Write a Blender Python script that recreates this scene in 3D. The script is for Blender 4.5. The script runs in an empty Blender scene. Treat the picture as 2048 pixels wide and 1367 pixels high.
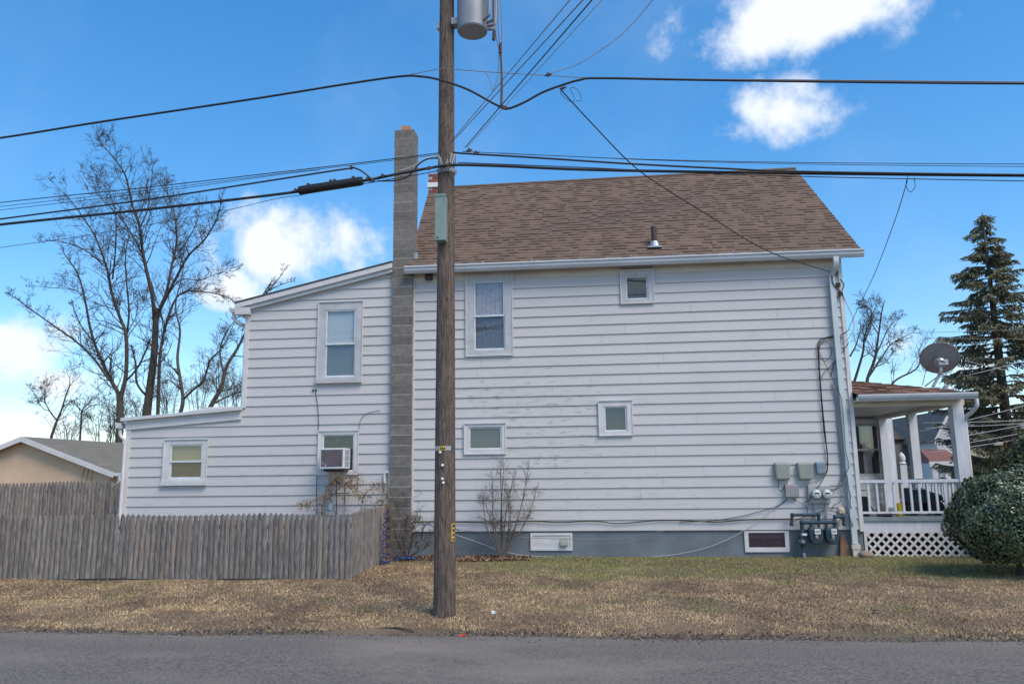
import bpy, math, random
import numpy as np
from mathutils import Vector, Matrix, Quaternion
random.seed(7); rng = np.random.default_rng(7)
S = bpy.context.scene
COL = S.collection
# ------------------------------------------------------------------ camera
CP = np.array([3.72137, -15.5383, 1.65532]); YAW, PITCH, ROLL, F = 0.10686, 0.16876, -0.01263, 1550.0
cy, sy, cp_, sp_ = math.cos(YAW), math.sin(YAW), math.cos(PITCH), math.sin(PITCH)
FW = np.array([-sy*cp_, cy*cp_, sp_]); R0 = np.array([cy, sy, 0]); U0 = np.cross(R0, FW)
cr, sr = math.cos(ROLL), math.sin(ROLL)
RT = cr*R0 + sr*U0; UP = -sr*R0 + cr*U0
cam = bpy.data.cameras.new('camera'); cam.sensor_width = 36; cam.lens = F/2048*36; cam.clip_end = 3000; cam.clip_start = .05
co = bpy.data.objects.new('camera', cam); COL.objects.link(co); S.camera = co
m = Matrix.Identity(4)
for i in range(3):
    m[i][0], m[i][1], m[i][2], m[i][3] = RT[i], UP[i], -FW[i], CP[i]
co.matrix_world = m
def ray(x, y): return (x-1024)/F*RT + (683.5-y)/F*UP + FW
def W(x, y, Y=0.0):
    d = ray(x, y); return CP + d*((Y-CP[1])/d[1])
def onZ(x, y, Z):
    d = ray(x, y); return CP + d*((Z-CP[2])/d[2])
# ------------------------------------------------------------------ world, sun, exposure
SUN_EL, SUN_AZ = 52, 48      # azimuth measured from -Y (behind the camera) towards +X
w = bpy.data.worlds.new('World'); S.world = w; w.use_nodes = True
nt = w.node_tree; nt.nodes.clear()
def N(t, typ, **k):
    n = t.nodes.new(typ)
    for a, b in k.items(): setattr(n, a, b)
    return n
sky = N(nt, 'ShaderNodeTexSky', sky_type='NISHITA', sun_disc=False)
sky.sun_elevation = math.radians(SUN_EL); sky.sun_rotation = math.radians(180-SUN_AZ); sky.altitude = 100; sky.air_density = 1.0; sky.dust_density = .35; sky.ozone_density = 3.0
hs = N(nt, 'ShaderNodeHueSaturation'); hs.inputs['Saturation'].default_value = 1.48; hs.inputs['Value'].default_value = 1.36
gmm = N(nt, 'ShaderNodeGamma'); gmm.inputs['Gamma'].default_value = .80; nt.links.new(sky.outputs[0], gmm.inputs['Color']); nt.links.new(gmm.outputs[0], hs.inputs['Color'])
tc = N(nt, 'ShaderNodeTexCoord'); nrm = N(nt, 'ShaderNodeVectorMath', operation='NORMALIZE'); nt.links.new(tc.outputs['Generated'], nrm.inputs[0])
def wnoise(scale, detail, rough=.55):
    n = N(nt, 'ShaderNodeTexNoise'); n.inputs['Scale'].default_value = scale; n.inputs['Detail'].default_value = detail; n.inputs['Roughness'].default_value = rough
    nt.links.new(nrm.outputs[0], n.inputs['Vector']); return n.outputs['Fac']
def wmath(op, a, b=None, c=None, clamp=False):
    n = N(nt, 'ShaderNodeMath', operation=op, use_clamp=clamp)
    for i, v in enumerate((a, b, c)):
        if v is None: continue
        if isinstance(v, (int, float)): n.inputs[i].default_value = v
        else: nt.links.new(v, n.inputs[i])
    return n.outputs[0]
n1 = wnoise(11, 10, .60); n2 = wnoise(3.0, 6, .6)
clouds = [((1640, 10), 310, 110, 1.0), ((1490, 75), 125, 80, .9), ((1540, 220), 180, 85, .85), ((1465, 260), 90, 65, .8), ((530, 505), 92, 95, 1.0), ((470, 560), 90, 70, .8), ((30, 700), 150, 95, 1.0),
          ((130, 760), 110, 60, .8), ((1770, 690), 90, 70, .45), ((1960, 720), 130, 60, .4), ((520, 195), 50, 25, .3), ((800, 235), 50, 40, .35), ((60, 850), 100, 40, .6), ((1820, 30), 90, 90, .25)]
dirs = []
for (px, py), a, b, s in clouds:
    d = Vector(ray(px, py)).normalized(); dirs.append((d, a/F, b/F, s))
for k in range(11):     # the same kind of cumulus around the rest of the sky
    az = math.radians(60 + k*27 + random.uniform(-8, 8)); el = math.radians(random.uniform(12, 50))
    dirs.append((Vector((math.sin(az)*math.cos(el), math.cos(az)*math.cos(el), math.sin(el))), random.uniform(.09, .22), random.uniform(.05, .09), random.uniform(.6, 1)))
best = None
for d, a, b, s in dirs:
    ex = d.cross(Vector((0, 0, 1))).normalized(); ey = ex.cross(d).normalized()
    def dot(v):
        n = N(nt, 'ShaderNodeVectorMath', operation='DOT_PRODUCT'); nt.links.new(nrm.outputs[0], n.inputs[0]); n.inputs[1].default_value = v; return n.outputs['Value']
    u = wmath('DIVIDE', dot(ex), a); v = wmath('DIVIDE', dot(ey), b)
    r = wmath('SQRT', wmath('ADD', wmath('MULTIPLY', u, u), wmath('MULTIPLY', v, v)))
    front = wmath('GREATER_THAN', dot(d), .3)
    q = wmath('MULTIPLY', wmath('SUBTRACT', 1.15, r, clamp=True), front)
    q = wmath('MULTIPLY', q, s)
    best = q if best is None else wmath('MAXIMUM', best, q)
edge = wmath('MINIMUM', wmath('MULTIPLY', best, 3.5), 1.0)
fld = wmath('ADD', wmath('MULTIPLY', best, .95), wmath('MULTIPLY', wmath('ADD', wmath('MULTIPLY', wmath('SUBTRACT', n1, .5), 1.9), wmath('MULTIPLY', wmath('SUBTRACT', n2, .5), .9)), edge))
dens = N(nt, 'ShaderNodeMapRange', interpolation_type='SMOOTHSTEP'); dens.inputs['From Min'].default_value = .22; dens.inputs['From Max'].default_value = .80
nt.links.new(fld, dens.inputs['Value'])
wis = N(nt, 'ShaderNodeMapRange', interpolation_type='SMOOTHSTEP'); wis.inputs['From Min'].default_value = .45; wis.inputs['From Max'].default_value = .85; wis.inputs['To Max'].default_value = .13
nt.links.new(n2, wis.inputs['Value'])
alpha = wmath('MAXIMUM', dens.outputs[0], wis.outputs[0])
mx = N(nt, 'ShaderNodeMix', data_type='RGBA'); nt.links.new(alpha, mx.inputs['Factor'])
nt.links.new(hs.outputs[0], mx.inputs[6]); mx.inputs[7].default_value = (4.5, 4.75, 5.1, 1)
bg = N(nt, 'ShaderNodeBackground'); bg.inputs['Strength'].default_value = .14
nt.links.new(mx.outputs[2], bg.inputs['Color'])
out = N(nt, 'ShaderNodeOutputWorld'); nt.links.new(bg.outputs[0], out.inputs['Surface'])
sl = bpy.data.lights.new('sun', 'SUN'); sl.energy = 2.2; sl.angle = math.radians(32); sl.color = (1, .90, .77)
so = bpy.data.objects.new('sun', sl); COL.objects.link(so)
e, a = math.radians(SUN_EL), math.radians(SUN_AZ)
so.rotation_euler = Vector((math.sin(a)*math.cos(e), -math.cos(a)*math.cos(e), math.sin(e))).to_track_quat('Z', 'Y').to_euler()
so.location = (10, -20, 20)
S.view_settings.view_transform = 'Standard'; S.view_settings.look = 'None'; S.view_settings.gamma = 1; S.view_settings.exposure = 0.64
S.view_settings.use_curve_mapping = False
S.render.engine = 'CYCLES'
# ------------------------------------------------------------------ materials
def mat(name, c1, c2=None, scale=4, detail=5, rough=.75, bump=0, bscale=None, stretch=(1, 1, 1), metal=0, var=0, objvar=0, spec=.4, lo=.35, hi=.65, c3=None, s3=1.2, lo3=.5, hi3=.7, obj=False, dist=.02):
    M = bpy.data.materials.new(name); M.use_nodes = True; t = M.node_tree; t.nodes.clear()
    o = N(t, 'ShaderNodeOutputMaterial'); b = N(t, 'ShaderNodeBsdfPrincipled'); t.links.new(b.outputs[0], o.inputs[0])
    b.inputs['Roughness'].default_value = rough; b.inputs['Metallic'].default_value = metal; b.inputs['Specular IOR Level'].default_value = spec
    if obj: src = N(t, 'ShaderNodeTexCoord').outputs['Object']
    else: src = N(t, 'ShaderNodeNewGeometry').outputs['Position']
    mp = N(t, 'ShaderNodeMapping'); mp.inputs['Scale'].default_value = stretch; t.links.new(src, mp.inputs['Vector'])
    def noise(sc, det):
        n = N(t, 'ShaderNodeTexNoise'); n.inputs['Scale'].default_value = sc; n.inputs['Detail'].default_value = det; n.inputs['Roughness'].default_value = .6
        t.links.new(mp.outputs[0], n.inputs['Vector']); return n.outputs['Fac']
    def mrange(v, l, h):
        n = N(t, 'ShaderNodeMapRange'); n.inputs['From Min'].default_value = l; n.inputs['From Max'].default_value = h; t.links.new(v, n.inputs['Value']); return n.outputs[0]
    if c2 is None: c2 = tuple(x*.86 for x in c1)
    nf = noise(scale, detail)
    m1 = N(t, 'ShaderNodeMix', data_type='RGBA'); m1.inputs[6].default_value = (*c1, 1); m1.inputs[7].default_value = (*c2, 1); t.links.new(mrange(nf, lo, hi), m1.inputs['Factor'])
    colr = m1.outputs[2]
    if c3:
        m3 = N(t, 'ShaderNodeMix', data_type='RGBA'); m3.inputs[7].default_value = (*c3, 1); t.links.new(colr, m3.inputs[6]); t.links.new(mrange(noise(s3, 6), lo3, hi3), m3.inputs['Factor']); colr = m3.outputs[2]
    if var or objvar:
        at = N(t, 'ShaderNodeAttribute', attribute_name='v'); oi = N(t, 'ShaderNodeObjectInfo')
        a1 = N(t, 'ShaderNodeMath', operation='MULTIPLY_ADD'); a1.inputs[1].default_value = var; a1.inputs[2].default_value = 1 - objvar*.5; t.links.new(at.outputs['Fac'], a1.inputs[0])
        a2 = N(t, 'ShaderNodeMath', operation='MULTIPLY_ADD'); a2.inputs[1].default_value = objvar; t.links.new(oi.outputs['Random'], a2.inputs[0]); t.links.new(a1.outputs[0], a2.inputs[2])
        vm = N(t, 'ShaderNodeVectorMath', operation='SCALE'); t.links.new(colr, vm.inputs[0]); t.links.new(a2.outputs[0], vm.inputs['Scale']); colr = vm.outputs[0]
    t.links.new(colr, b.inputs['Base Color'])
    if bump:
        bn = N(t, 'ShaderNodeBump'); bn.inputs['Strength'].default_value = bump; bn.inputs['Distance'].default_value = dist
        t.links.new(noise(bscale or scale*4, 6), bn.inputs['Height']); t.links.new(bn.outputs[0], b.inputs['Normal'])
    M['bsdf'] = b.name
    return M
def plain(name, c, rough=.6, metal=0, spec=.4): return mat(name, c, tuple(x*.8 for x in c), 9, 4, rough, metal=metal, spec=spec, lo=.4, hi=.75)
def siding_mat(name, stains):
    M = mat(name, (.56, .53, .512), (.53, .50, .482), 1.3, 6, .55, c3=(.46, .44, .43), s3=2.2, lo3=.60, hi3=.86, stretch=(.55, 1, 1.3), objvar=.025, bump=.05, bscale=30)
    t = M.node_tree; b = t.nodes[M['bsdf']]; col = b.inputs['Base Color'].links[0].from_socket
    g = N(t, 'ShaderNodeNewGeometry'); mp = N(t, 'ShaderNodeMapping'); mp.inputs['Scale'].default_value = (1.6, 1, 9); t.links.new(g.outputs['Position'], mp.inputs['Vector'])
    n = N(t, 'ShaderNodeTexNoise'); n.inputs['Scale'].default_value = 2.3; n.inputs['Detail'].default_value = 9; n.inputs['Roughness'].default_value = .68; t.links.new(mp.outputs[0], n.inputs['Vector'])
    sp = N(t, 'ShaderNodeSeparateXYZ'); t.links.new(g.outputs['Position'], sp.inputs[0])
    tot = None
    for (x, z, rx, rz, s) in stains:
        def mm(op, a, bb, cl=False):
            q = N(t, 'ShaderNodeMath', operation=op, use_clamp=cl)
            for i, v in enumerate((a, bb)):
                if isinstance(v, (int, float)): q.inputs[i].default_value = v
                else: t.links.new(v, q.inputs[i])
            return q.outputs[0]
        u = mm('DIVIDE', mm('SUBTRACT', sp.outputs[0], x), rx); v = mm('DIVIDE', mm('SUBTRACT', sp.outputs[2], z), rz)
        k = mm('MULTIPLY', mm('SUBTRACT', 1, mm('ADD', mm('MULTIPLY', u, u), mm('MULTIPLY', v, v)), True), s)
        tot = k if tot is None else mm('MAXIMUM', tot, k)
    f = mm('MULTIPLY', mm('MULTIPLY', mm('SUBTRACT', n.outputs['Fac'], .545, True), 10), tot, True)
    mi = N(t, 'ShaderNodeMix', data_type='RGBA'); mi.inputs[7].default_value = (.27, .28, .22, 1); t.links.new(f, mi.inputs['Factor']); t.links.new(col, mi.inputs[6]); t.links.new(mi.outputs[2], b.inputs['Base Color'])
    return M
def glass_mat(name, tint=(.6, .65, .7), refl=.14):
    M = bpy.data.materials.new(name); M.use_nodes = True; t = M.node_tree; t.nodes.clear()
    o = N(t, 'ShaderNodeOutputMaterial'); tr = N(t, 'ShaderNodeBsdfTransparent'); tr.inputs[0].default_value = (*tint, 1)
    gl = N(t, 'ShaderNodeBsdfGlossy'); gl.inputs['Roughness'].default_value = .03; gl.inputs['Color'].default_value = (.9, .93, .95, 1)
    fr = N(t, 'ShaderNodeLayerWeight'); fr.inputs['Blend'].default_value = .5; pw_ = N(t, 'ShaderNodeMath', operation='POWER'); pw_.inputs[1].default_value = 4; t.links.new(fr.outputs['Facing'], pw_.inputs[0])
    ad = N(t, 'ShaderNodeMath', operation='MULTIPLY_ADD', use_clamp=True); ad.inputs[1].default_value = .6; ad.inputs[2].default_value = .04+refl; t.links.new(pw_.outputs[0], ad.inputs[0])
    g = N(t, 'ShaderNodeNewGeometry'); n = N(t, 'ShaderNodeTexNoise'); n.inputs['Scale'].default_value = 3; t.links.new(g.outputs['Position'], n.inputs['Vector'])
    bu = N(t, 'ShaderNodeBump'); bu.inputs['Strength'].default_value = .04; t.links.new(n.outputs['Fac'], bu.inputs['Height']); t.links.new(bu.outputs[0], gl.inputs['Normal'])
    mx = N(t, 'ShaderNodeMixShader'); t.links.new(ad.outputs[0], mx.inputs[0]); t.links.new(tr.outputs[0], mx.inputs[1]); t.links.new(gl.outputs[0], mx.inputs[2]); t.links.new(mx.outputs[0], o.inputs[0])
    return M
def stripes(name, c1, c2, pitch, rough=.6):   # horizontal blind slats, too fine to build
    M = mat(name, c1, c1, 3, rough=rough); t = M.node_tree; b = t.nodes[M['bsdf']]
    g = N(t, 'ShaderNodeNewGeometry'); sp = N(t, 'ShaderNodeSeparateXYZ'); t.links.new(g.outputs['Position'], sp.inputs[0])
    q = N(t, 'ShaderNodeMath', operation='MULTIPLY'); q.inputs[1].default_value = 1/pitch; t.links.new(sp.outputs[2], q.inputs[0])
    fr = N(t, 'ShaderNodeMath', operation='FRACT'); t.links.new(q.outputs[0], fr.inputs[0])
    mi = N(t, 'ShaderNodeMix', data_type='RGBA'); mi.inputs[6].default_value = (*c1, 1); mi.inputs[7].default_value = (*c2, 1); t.links.new(fr.outputs[0], mi.inputs['Factor']); t.links.new(mi.outputs[2], b.inputs['Base Color'])
    bn = N(t, 'ShaderNodeBump'); bn.inputs['Strength'].default_value = .3; bn.inputs['Distance'].default_value = .004; t.links.new(fr.outputs[0], bn.inputs['Height']); t.links.new(bn.outputs[0], b.inputs['Normal'])
    return M
MT = dict(
 side=siding_mat('white_siding', [(2.6, 2.6, 2.3, 1.6, 1.0), (1.4, 3.3, 1.0, .5, 1.2), (4, 1.1, 3.2, .8, .55), (-3, 1.6, 3.2, .8, .35), (-.9, 4.4, .8, .3, .7), (7.2, 2.0, 1.2, .6, .35), (-5.2, 1.2, 1, .6, .35)]),
 frieze=mat('dirty_frieze', (.66, .62, .54), (.57, .535, .46), 2.5, 6, .65, stretch=(.6, 1, 2), c3=(.48, .45, .385), s3=1.1, lo3=.5, hi3=.8),
 trim=mat('white_trim', (.66, .63, .61), (.57, .545, .525), 5, 6, .5, objvar=.06),
 greytrim=mat('weathered_trim', (.53, .52, .53), (.44, .43, .43), 4, 7, .6, c3=(.36, .34, .33), s3=7, lo3=.55, hi3=.8),
 sash=mat('sash_white', (.68, .70, .71), (.58, .60, .61), 8, 4, .45),
 gutter=mat('gutter_metal', (.62, .63, .64), (.52, .53, .54), 3, 6, .4, stretch=(.5, 1, 1), c3=(.40, .39, .36), s3=4, lo3=.58, hi3=.85),
 down=mat('downspout_grey_green', (.56, .61, .61), (.48, .54, .54), 4, 5, .45),
 found=mat('painted_foundation', (.175, .20, .215), (.135, .155, .168), 2.2, 7, .8, bump=.35, bscale=22, c3=(.13, .12, .11), s3=1.3, lo3=.58, hi3=.85),
 block=mat('concrete_block', (.215, .192, .168), (.145, .13, .114), 9, 8, .95, bump=.6, bscale=70, objvar=.32, c3=(.28, .265, .23), s3=3, lo3=.6, hi3=.85),
 mortar=mat('mortar', (.44, .41, .355), (.34, .32, .28), 12, 5, .95, bump=.3),
 flue=plain('clay_flue', (.50, .23, .12), .8), brick=mat('red_brick', (.30, .085, .055), (.20, .06, .045), 9, 6, .85, bump=.2, objvar=.3),
 shingle=mat('brown_shingle', (.165, .109, .077), (.132, .087, .062), 3.0, 8, .92, var=.12, bump=.35, bscale=160, c3=(.18, .117, .078), s3=.9, lo3=.52, hi3=.85, dist=.006),
 shingle2=mat('porch_shingle', (.20, .105, .07), (.15, .08, .055), 5, 8, .92, var=.5, bump=.3, bscale=160, dist=.006),
 roofbase=plain('roof_deck', (.09, .065, .055), .9), darkroof=mat('dark_roof_edge', (.05, .05, .05), (.07, .065, .06), 6, 4, .9),
 grey_roof=mat('grey_green_shingle', (.20, .178, .138), (.15, .132, .105), 5, 7, .93, var=.35, stretch=(.3, 1, 2)),
 beige=mat('beige_stucco', (.70, .485, .315), (.62, .43, .275), 1.2, 6, .85, bump=.15, bscale=30, stretch=(1.5, 1, .5)),
 glass=glass_mat('window_glass', (.95, .965, .97), .02), darkglass=glass_mat('dark_window_glass', (.73, .75, .77), .02),
 blind=stripes('white_blind', (.62, .64, .64), (.40, .42, .43), .028), tanblind=stripes('tan_blind', (.42, .34, .19), (.24, .19, .10), .03), greyblind=stripes('grey_blind', (.34, .34, .35), (.22, .22, .23), .024),
 lace=mat('lace_curtain', (.44, .365, .365), (.34, .28, .28), 18, 3, .9, lo=.4, hi=.6), dimlace=mat('dim_lace', (.10, .085, .085), (.075, .065, .066), 18, 3, .9), dimblind=stripes('dim_blind', (.20, .195, .185), (.13, .127, .12), .024), floral=mat('floral_curtain', (.20, .15, .17), (.34, .10, .10), 22, 2, .9, lo=.45, hi=.6, c3=(.08, .11, .14), s3=17, lo3=.5, hi3=.6),
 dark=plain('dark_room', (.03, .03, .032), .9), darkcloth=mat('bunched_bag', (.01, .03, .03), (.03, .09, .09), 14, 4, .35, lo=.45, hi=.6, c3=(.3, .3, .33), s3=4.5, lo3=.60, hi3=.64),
 wood=mat('pole_wood', (.20, .145, .112), (.105, .078, .063), 6, 10, .9, stretch=(7, 7, .7), bump=1.0, bscale=9, c3=(.03, .024, .021), s3=11, lo3=.585, hi3=.64, dist=.04, lo=.42, hi=.6),
 picket=mat('grey_picket', (.268, .232, .205), (.13, .113, .102), 7, 10, .9, stretch=(6, 6, .8), bump=.7, bscale=9, objvar=.36, c3=(.30, .215, .15), s3=1.1, lo3=.54, hi3=.75, lo=.40, hi=.62),
 post=mat('brown_post', (.21, .13, .085), (.14, .085, .055), 5, 7, .9, stretch=(6, 6, .4), bump=.4),
 black=plain('black_rubber', (.018, .018, .02), .55), cable=plain('black_cable', (.028, .028, .03), .6), greycable=plain('grey_cable', (.22, .22, .22), .55), palecable=plain('pale_cable', (.52, .53, .54), .5),
 steel=plain('galvanised', (.42, .43, .44), .45, .6), tsteel=mat('transformer_grey', (.30, .31, .33), (.25, .26, .28), 5, 5, .5, metal=.1),
 sage=plain('sage_green_paint', (.245, .315, .275), .45), telbox=mat('grey_green_plastic', (.30, .31, .27), (.26, .27, .235), 4, 5, .5), bluebox=plain('blue_grey_box', (.20, .27, .32), .5), woodbox=mat('streaked_grey_box', (.33, .31, .31), (.25, .23, .23), 6, 6, .6, stretch=(9, 9, .5)),
 panel=plain('meter_panel_grey', (.40, .40, .39), .5, .3), dial=plain('dial_face', (.62, .63, .60), .3), gas=mat('gas_blue', (.032, .062, .088), (.022, .045, .066), 12, 6, .45, c3=(.10, .13, .14), s3=20, lo3=.6, hi3=.8), cream=plain('cream_plastic', (.60, .52, .36), .5), white=plain('white_plastic', (.78, .78, .76), .45),
 yellow=plain('yellow_plate', (.85, .55, .03), .45), green=plain('green_plastic', (.05, .35, .09), .4), red=plain('red_sticker', (.5, .09, .03), .5),
 hose=plain('blue_hose', (.018, .055, .17), .4), pvc=plain('cream_pipe', (.63, .57, .48), .6), rock=mat('rock', (.33, .24, .19), (.22, .17, .14), 8, 7, .9, bump=.5), vent=plain('vent_brown', (.075, .05, .05), .7),
 bark=mat('bark', (.105, .085, .066), (.06, .05, .04), 6, 8, .95, stretch=(2, 2, .5), bump=.5, bscale=14), twig=plain('twig', (.082, .062, .05), .9), bark2=plain('pale_twig', (.16, .125, .10), .9), vine=plain('dry_vine', (.30, .19, .10), .9),
 deadleaf=mat('dead_leaf', (.25, .145, .088), (.14, .084, .056), 30, 3, .85, var=.75), dryleaf=mat('dry_leaf', (.27, .17, .09), (.16, .10, .06), 20, 3, .85, var=.5),
 needle=mat('spruce_needles', (.175, .175, .10), (.21, .185, .11), 2.2, 6, .7, var=.6, c3=(.10, .078, .042), s3=1.6, lo3=.55, hi3=.8),
 holly=mat('holly_leaf', (.155, .178, .085), (.075, .098, .052), 14, 4, .26, var=.85, spec=.6), hollycore=plain('shrub_inner_shade', (.012, .016, .01), .95), varieg=mat('variegated_leaf', (.075, .11, .04), (.13, .10, .045), 5, 4, .4, var=.7, c3=(.22, .09, .035), s3=2.5, lo3=.55, hi3=.7),
 dish=plain('dish_grey', (.31, .30, .31), .5), deck=mat('deck_grey', (.25, .29, .29), (.18, .21, .21), 6, 6, .7), porchwhite=mat('porch_white', (.66, .66, .68), (.56, .56, .58), 6, 6, .6, stretch=(2, 2, .6), c3=(.40, .38, .36), s3=9, lo3=.68, hi3=.85), ceil=mat('porch_ceiling', (.60, .59, .56), (.52, .51, .48), 4, 5, .6),
 slate=mat('slate', (.19, .155, .13), (.13, .108, .094), 3, 6, .8, bump=.3, bscale=9), brownroof=mat('far_brown_roof', (.10, .075, .06), (.075, .058, .048), 2, 5, .9), redroof=plain('far_red_roof', (.21, .095, .075), .85), yellowside=stripes('pale_yellow_siding', (.52, .47, .33), (.40, .36, .25), .15), tandoor=stripes('tan_door', (.50, .38, .23), (.42, .31, .18), .12), farwhite=stripes('far_white_siding', (.66, .66, .67), (.5, .5, .51), .15),
 teal=plain('dark_teal_paint', (.012, .035, .04), .3),
 gravel=mat('gravel', (.19, .18, .17), (.10, .095, .09), 60, 3, .95, var=.6),
)
# ------------------------------------------------------------------ mesh helpers
class MB:
    def __init__(s): s.v = []; s.f = []; s.a = []
    def add(s, vs, fs, val=0.0):
        o = len(s.v); s.v += [tuple(map(float, p)) for p in vs]; s.f += [tuple(i+o for i in f) for f in fs]; s.a += [val]*len(fs); return s
    def box(s, x0, x1, y0, y1, z0, z1, val=0.0):
        return s.add([(x0, y0, z0), (x1, y0, z0), (x1, y1, z0), (x0, y1, z0), (x0, y0, z1), (x1, y0, z1), (x1, y1, z1), (x0, y1, z1)], [(3, 2, 1, 0), (4, 5, 6, 7), (0, 1, 5, 4), (1, 2, 6, 5), (2, 3, 7, 6), (3, 0, 4, 7)], val)
    def hexa(s, p, val=0.0):   # 8 points: bottom ring then top ring
        return s.add(p, [(3, 2, 1, 0), (4, 5, 6, 7), (0, 1, 5, 4), (1, 2, 6, 5), (2, 3, 7, 6), (3, 0, 4, 7)], val)
    def extr(s, poly, axis, a, b, val=0.0):   # poly of 2-D points swept along an axis from a to b
        n = len(poly)
        def P(q, t): return {'x': (t, q[0], q[1]), 'y': (q[0], t, q[1]), 'z': (q[0], q[1], t)}[axis]
        vs = [P(q, a) for q in poly] + [P(q, b) for q in poly]
        return s.add(vs, [tuple(range(n))[::-1], tuple(range(n, 2*n))] + [(i, (i+1) % n, n+(i+1) % n, n+i) for i in range(n)], val)
    def tube(s, pts, r, n=6, caps=True, val=0.0):
        pts = [np.array(p, float) for p in pts]; k = len(pts)
        rs = r if hasattr(r, '__len__') else [r]*k
        vs = []; prev = None
        for i in range(k):
            d = pts[min(i+1, k-1)] - pts[max(i-1, 0)]; d = d/(np.linalg.norm(d)+1e-9)
            if prev is None:
                h = np.array([0, 0, 1.]) if abs(d[2]) < .9 else np.array([1., 0, 0]); u = np.cross(d, h)
            else: u = prev - d*np.dot(prev, d)
            u /= np.linalg.norm(u)+1e-9; prev = u; w_ = np.cross(d, u)
            for j in range(n):
                t = 2*math.pi*j/n; vs.append(pts[i]+rs[i]*(math.cos(t)*u+math.sin(t)*w_))
        fs = [(i*n+j, i*n+(j+1) % n, (i+1)*n+(j+1) % n, (i+1)*n+j) for i in range(k-1) for j in range(n)]
        if caps: fs += [tuple(range(n))[::-1], tuple(range((k-1)*n, k*n))]
        return s.add(vs, fs, val)
    def lathe(s, prof, c, axis=(0, 0, 1), n=20, val=0.0):   # prof: (radius, height) pairs
        ax = Vector(axis).normalized(); q = Vector((0, 0, 1)).rotation_difference(ax); vs = []
        for r, h in prof:
            for j in range(n):
                t = 2*math.pi*j/n; p = q @ Vector((r*math.cos(t), r*math.sin(t), h)); vs.append((p.x+c[0], p.y+c[1], p.z+c[2]))
        k = len(prof); fs = [(i*n+j, i*n+(j+1) % n, (i+1)*n+(j+1) % n, (i+1)*n+j) for i in range(k-1) for j in range(n)]
        fs += [tuple(range(n))[::-1], tuple(range((k-1)*n, k*n))]
        return s.add(vs, fs, val)
    def frame(s, x0, x1, z0, z1, t, y0, y1, tb=None, tt=None):
        tb = tb or t; tt = tt or t
        s.box(x0, x0+t, y0, y1, z0, z1); s.box(x1-t, x1, y0, y1, z0, z1); s.box(x0+t, x1-t, y0, y1, z0, z0+tb); s.box(x0+t, x1-t, y0, y1, z1-tt, z1); return s
    def build(s, name, mt, parent=None, smooth=False, label=None, cat=None, group=None, kind=None, bevel=0):
        V = np.array(s.v, np.float64); lo, hi = V.min(0), V.max(0); c = np.array([(lo[0]+hi[0])/2, (lo[1]+hi[1])/2, lo[2]])
        me = bpy.data.meshes.new(name); me.from_pydata((V-c).tolist(), [], s.f); me.validate()
        if any(s.a) and len(me.polygons) == len(s.a):
            at = me.attributes.new('v', 'FLOAT', 'FACE'); at.data.foreach_set('value', s.a)
        if smooth: me.polygons.foreach_set('use_smooth', [True]*len(me.polygons))
        me.materials.append(MT[mt] if isinstance(mt, str) else mt)
        o = bpy.data.objects.new(name, me); COL.objects.link(o); o.location = c
        if bevel:
            bv = o.modifiers.new('bevel', 'BEVEL'); bv.width = bevel; bv.segments = 2; bv.limit_method = 'ANGLE'
        return fin(o, parent, label, cat, group, kind)
def wloc(o):
    l = Vector(o.location)
    return l
def fin(o, parent=None, label=None, cat=None, group=None, kind=None):
    if parent is not None:
        o.parent = parent; o.matrix_parent_inverse = Matrix.Translation(-Vector(parent['wl']))
    o['wl'] = list(o.location)
    if label: o['label'] = label
    if cat: o['category'] = cat
    if group: o['group'] = group
    if kind: o['kind'] = kind
    return o
def thing(name, label, cat, loc, group=None):
    o = bpy.data.objects.new(name, None); COL.objects.link(o); o.location = loc; o.empty_display_size = .2
    return fin(o, None, label, cat, group)
def part_empty(name, parent, loc):
    o = bpy.data.objects.new(name, None); COL.objects.link(o); o.location = loc; return fin(o, parent)
def inst(me, name, parent, loc, rot=(0, 0, 0), sc=(1, 1, 1), **k):   # piece sharing mesh data
    o = bpy.data.objects.new(name, me); COL.objects.link(o); o.location = loc; o.rotation_euler = rot; o.scale = sc
    return fin(o, parent, **k)
def spline(pts, n=6):
    P = [np.array(p, float) for p in pts]
    if len(P) < 3: return [P[0]+(P[1]-P[0])*t for t in np.linspace(0, 1, n+1)]
    out_ = []
    for i in range(len(P)-1):
        p0, p1, p2, p3 = P[max(i-1, 0)], P[i], P[i+1], P[min(i+2, len(P)-1)]
        for t in np.linspace(0, 1, n, endpoint=False):
            out_.append(.5*(2*p1+(p2-p0)*t+(2*p0-5*p1+4*p2-p3)*t*t+(3*p1-p0-3*p2+p3)*t**3))
    return out_+[P[-1]]
def pxline(pp, Y, n=6):
    """pixels on a vertical plane Y (a number, or one depth per point)"""
    Ys = Y if hasattr(Y, '__len__') else [Y]*len(pp)
    return spline([W(x, y, q) for (x, y), q in zip(pp, Ys)], n)
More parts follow.
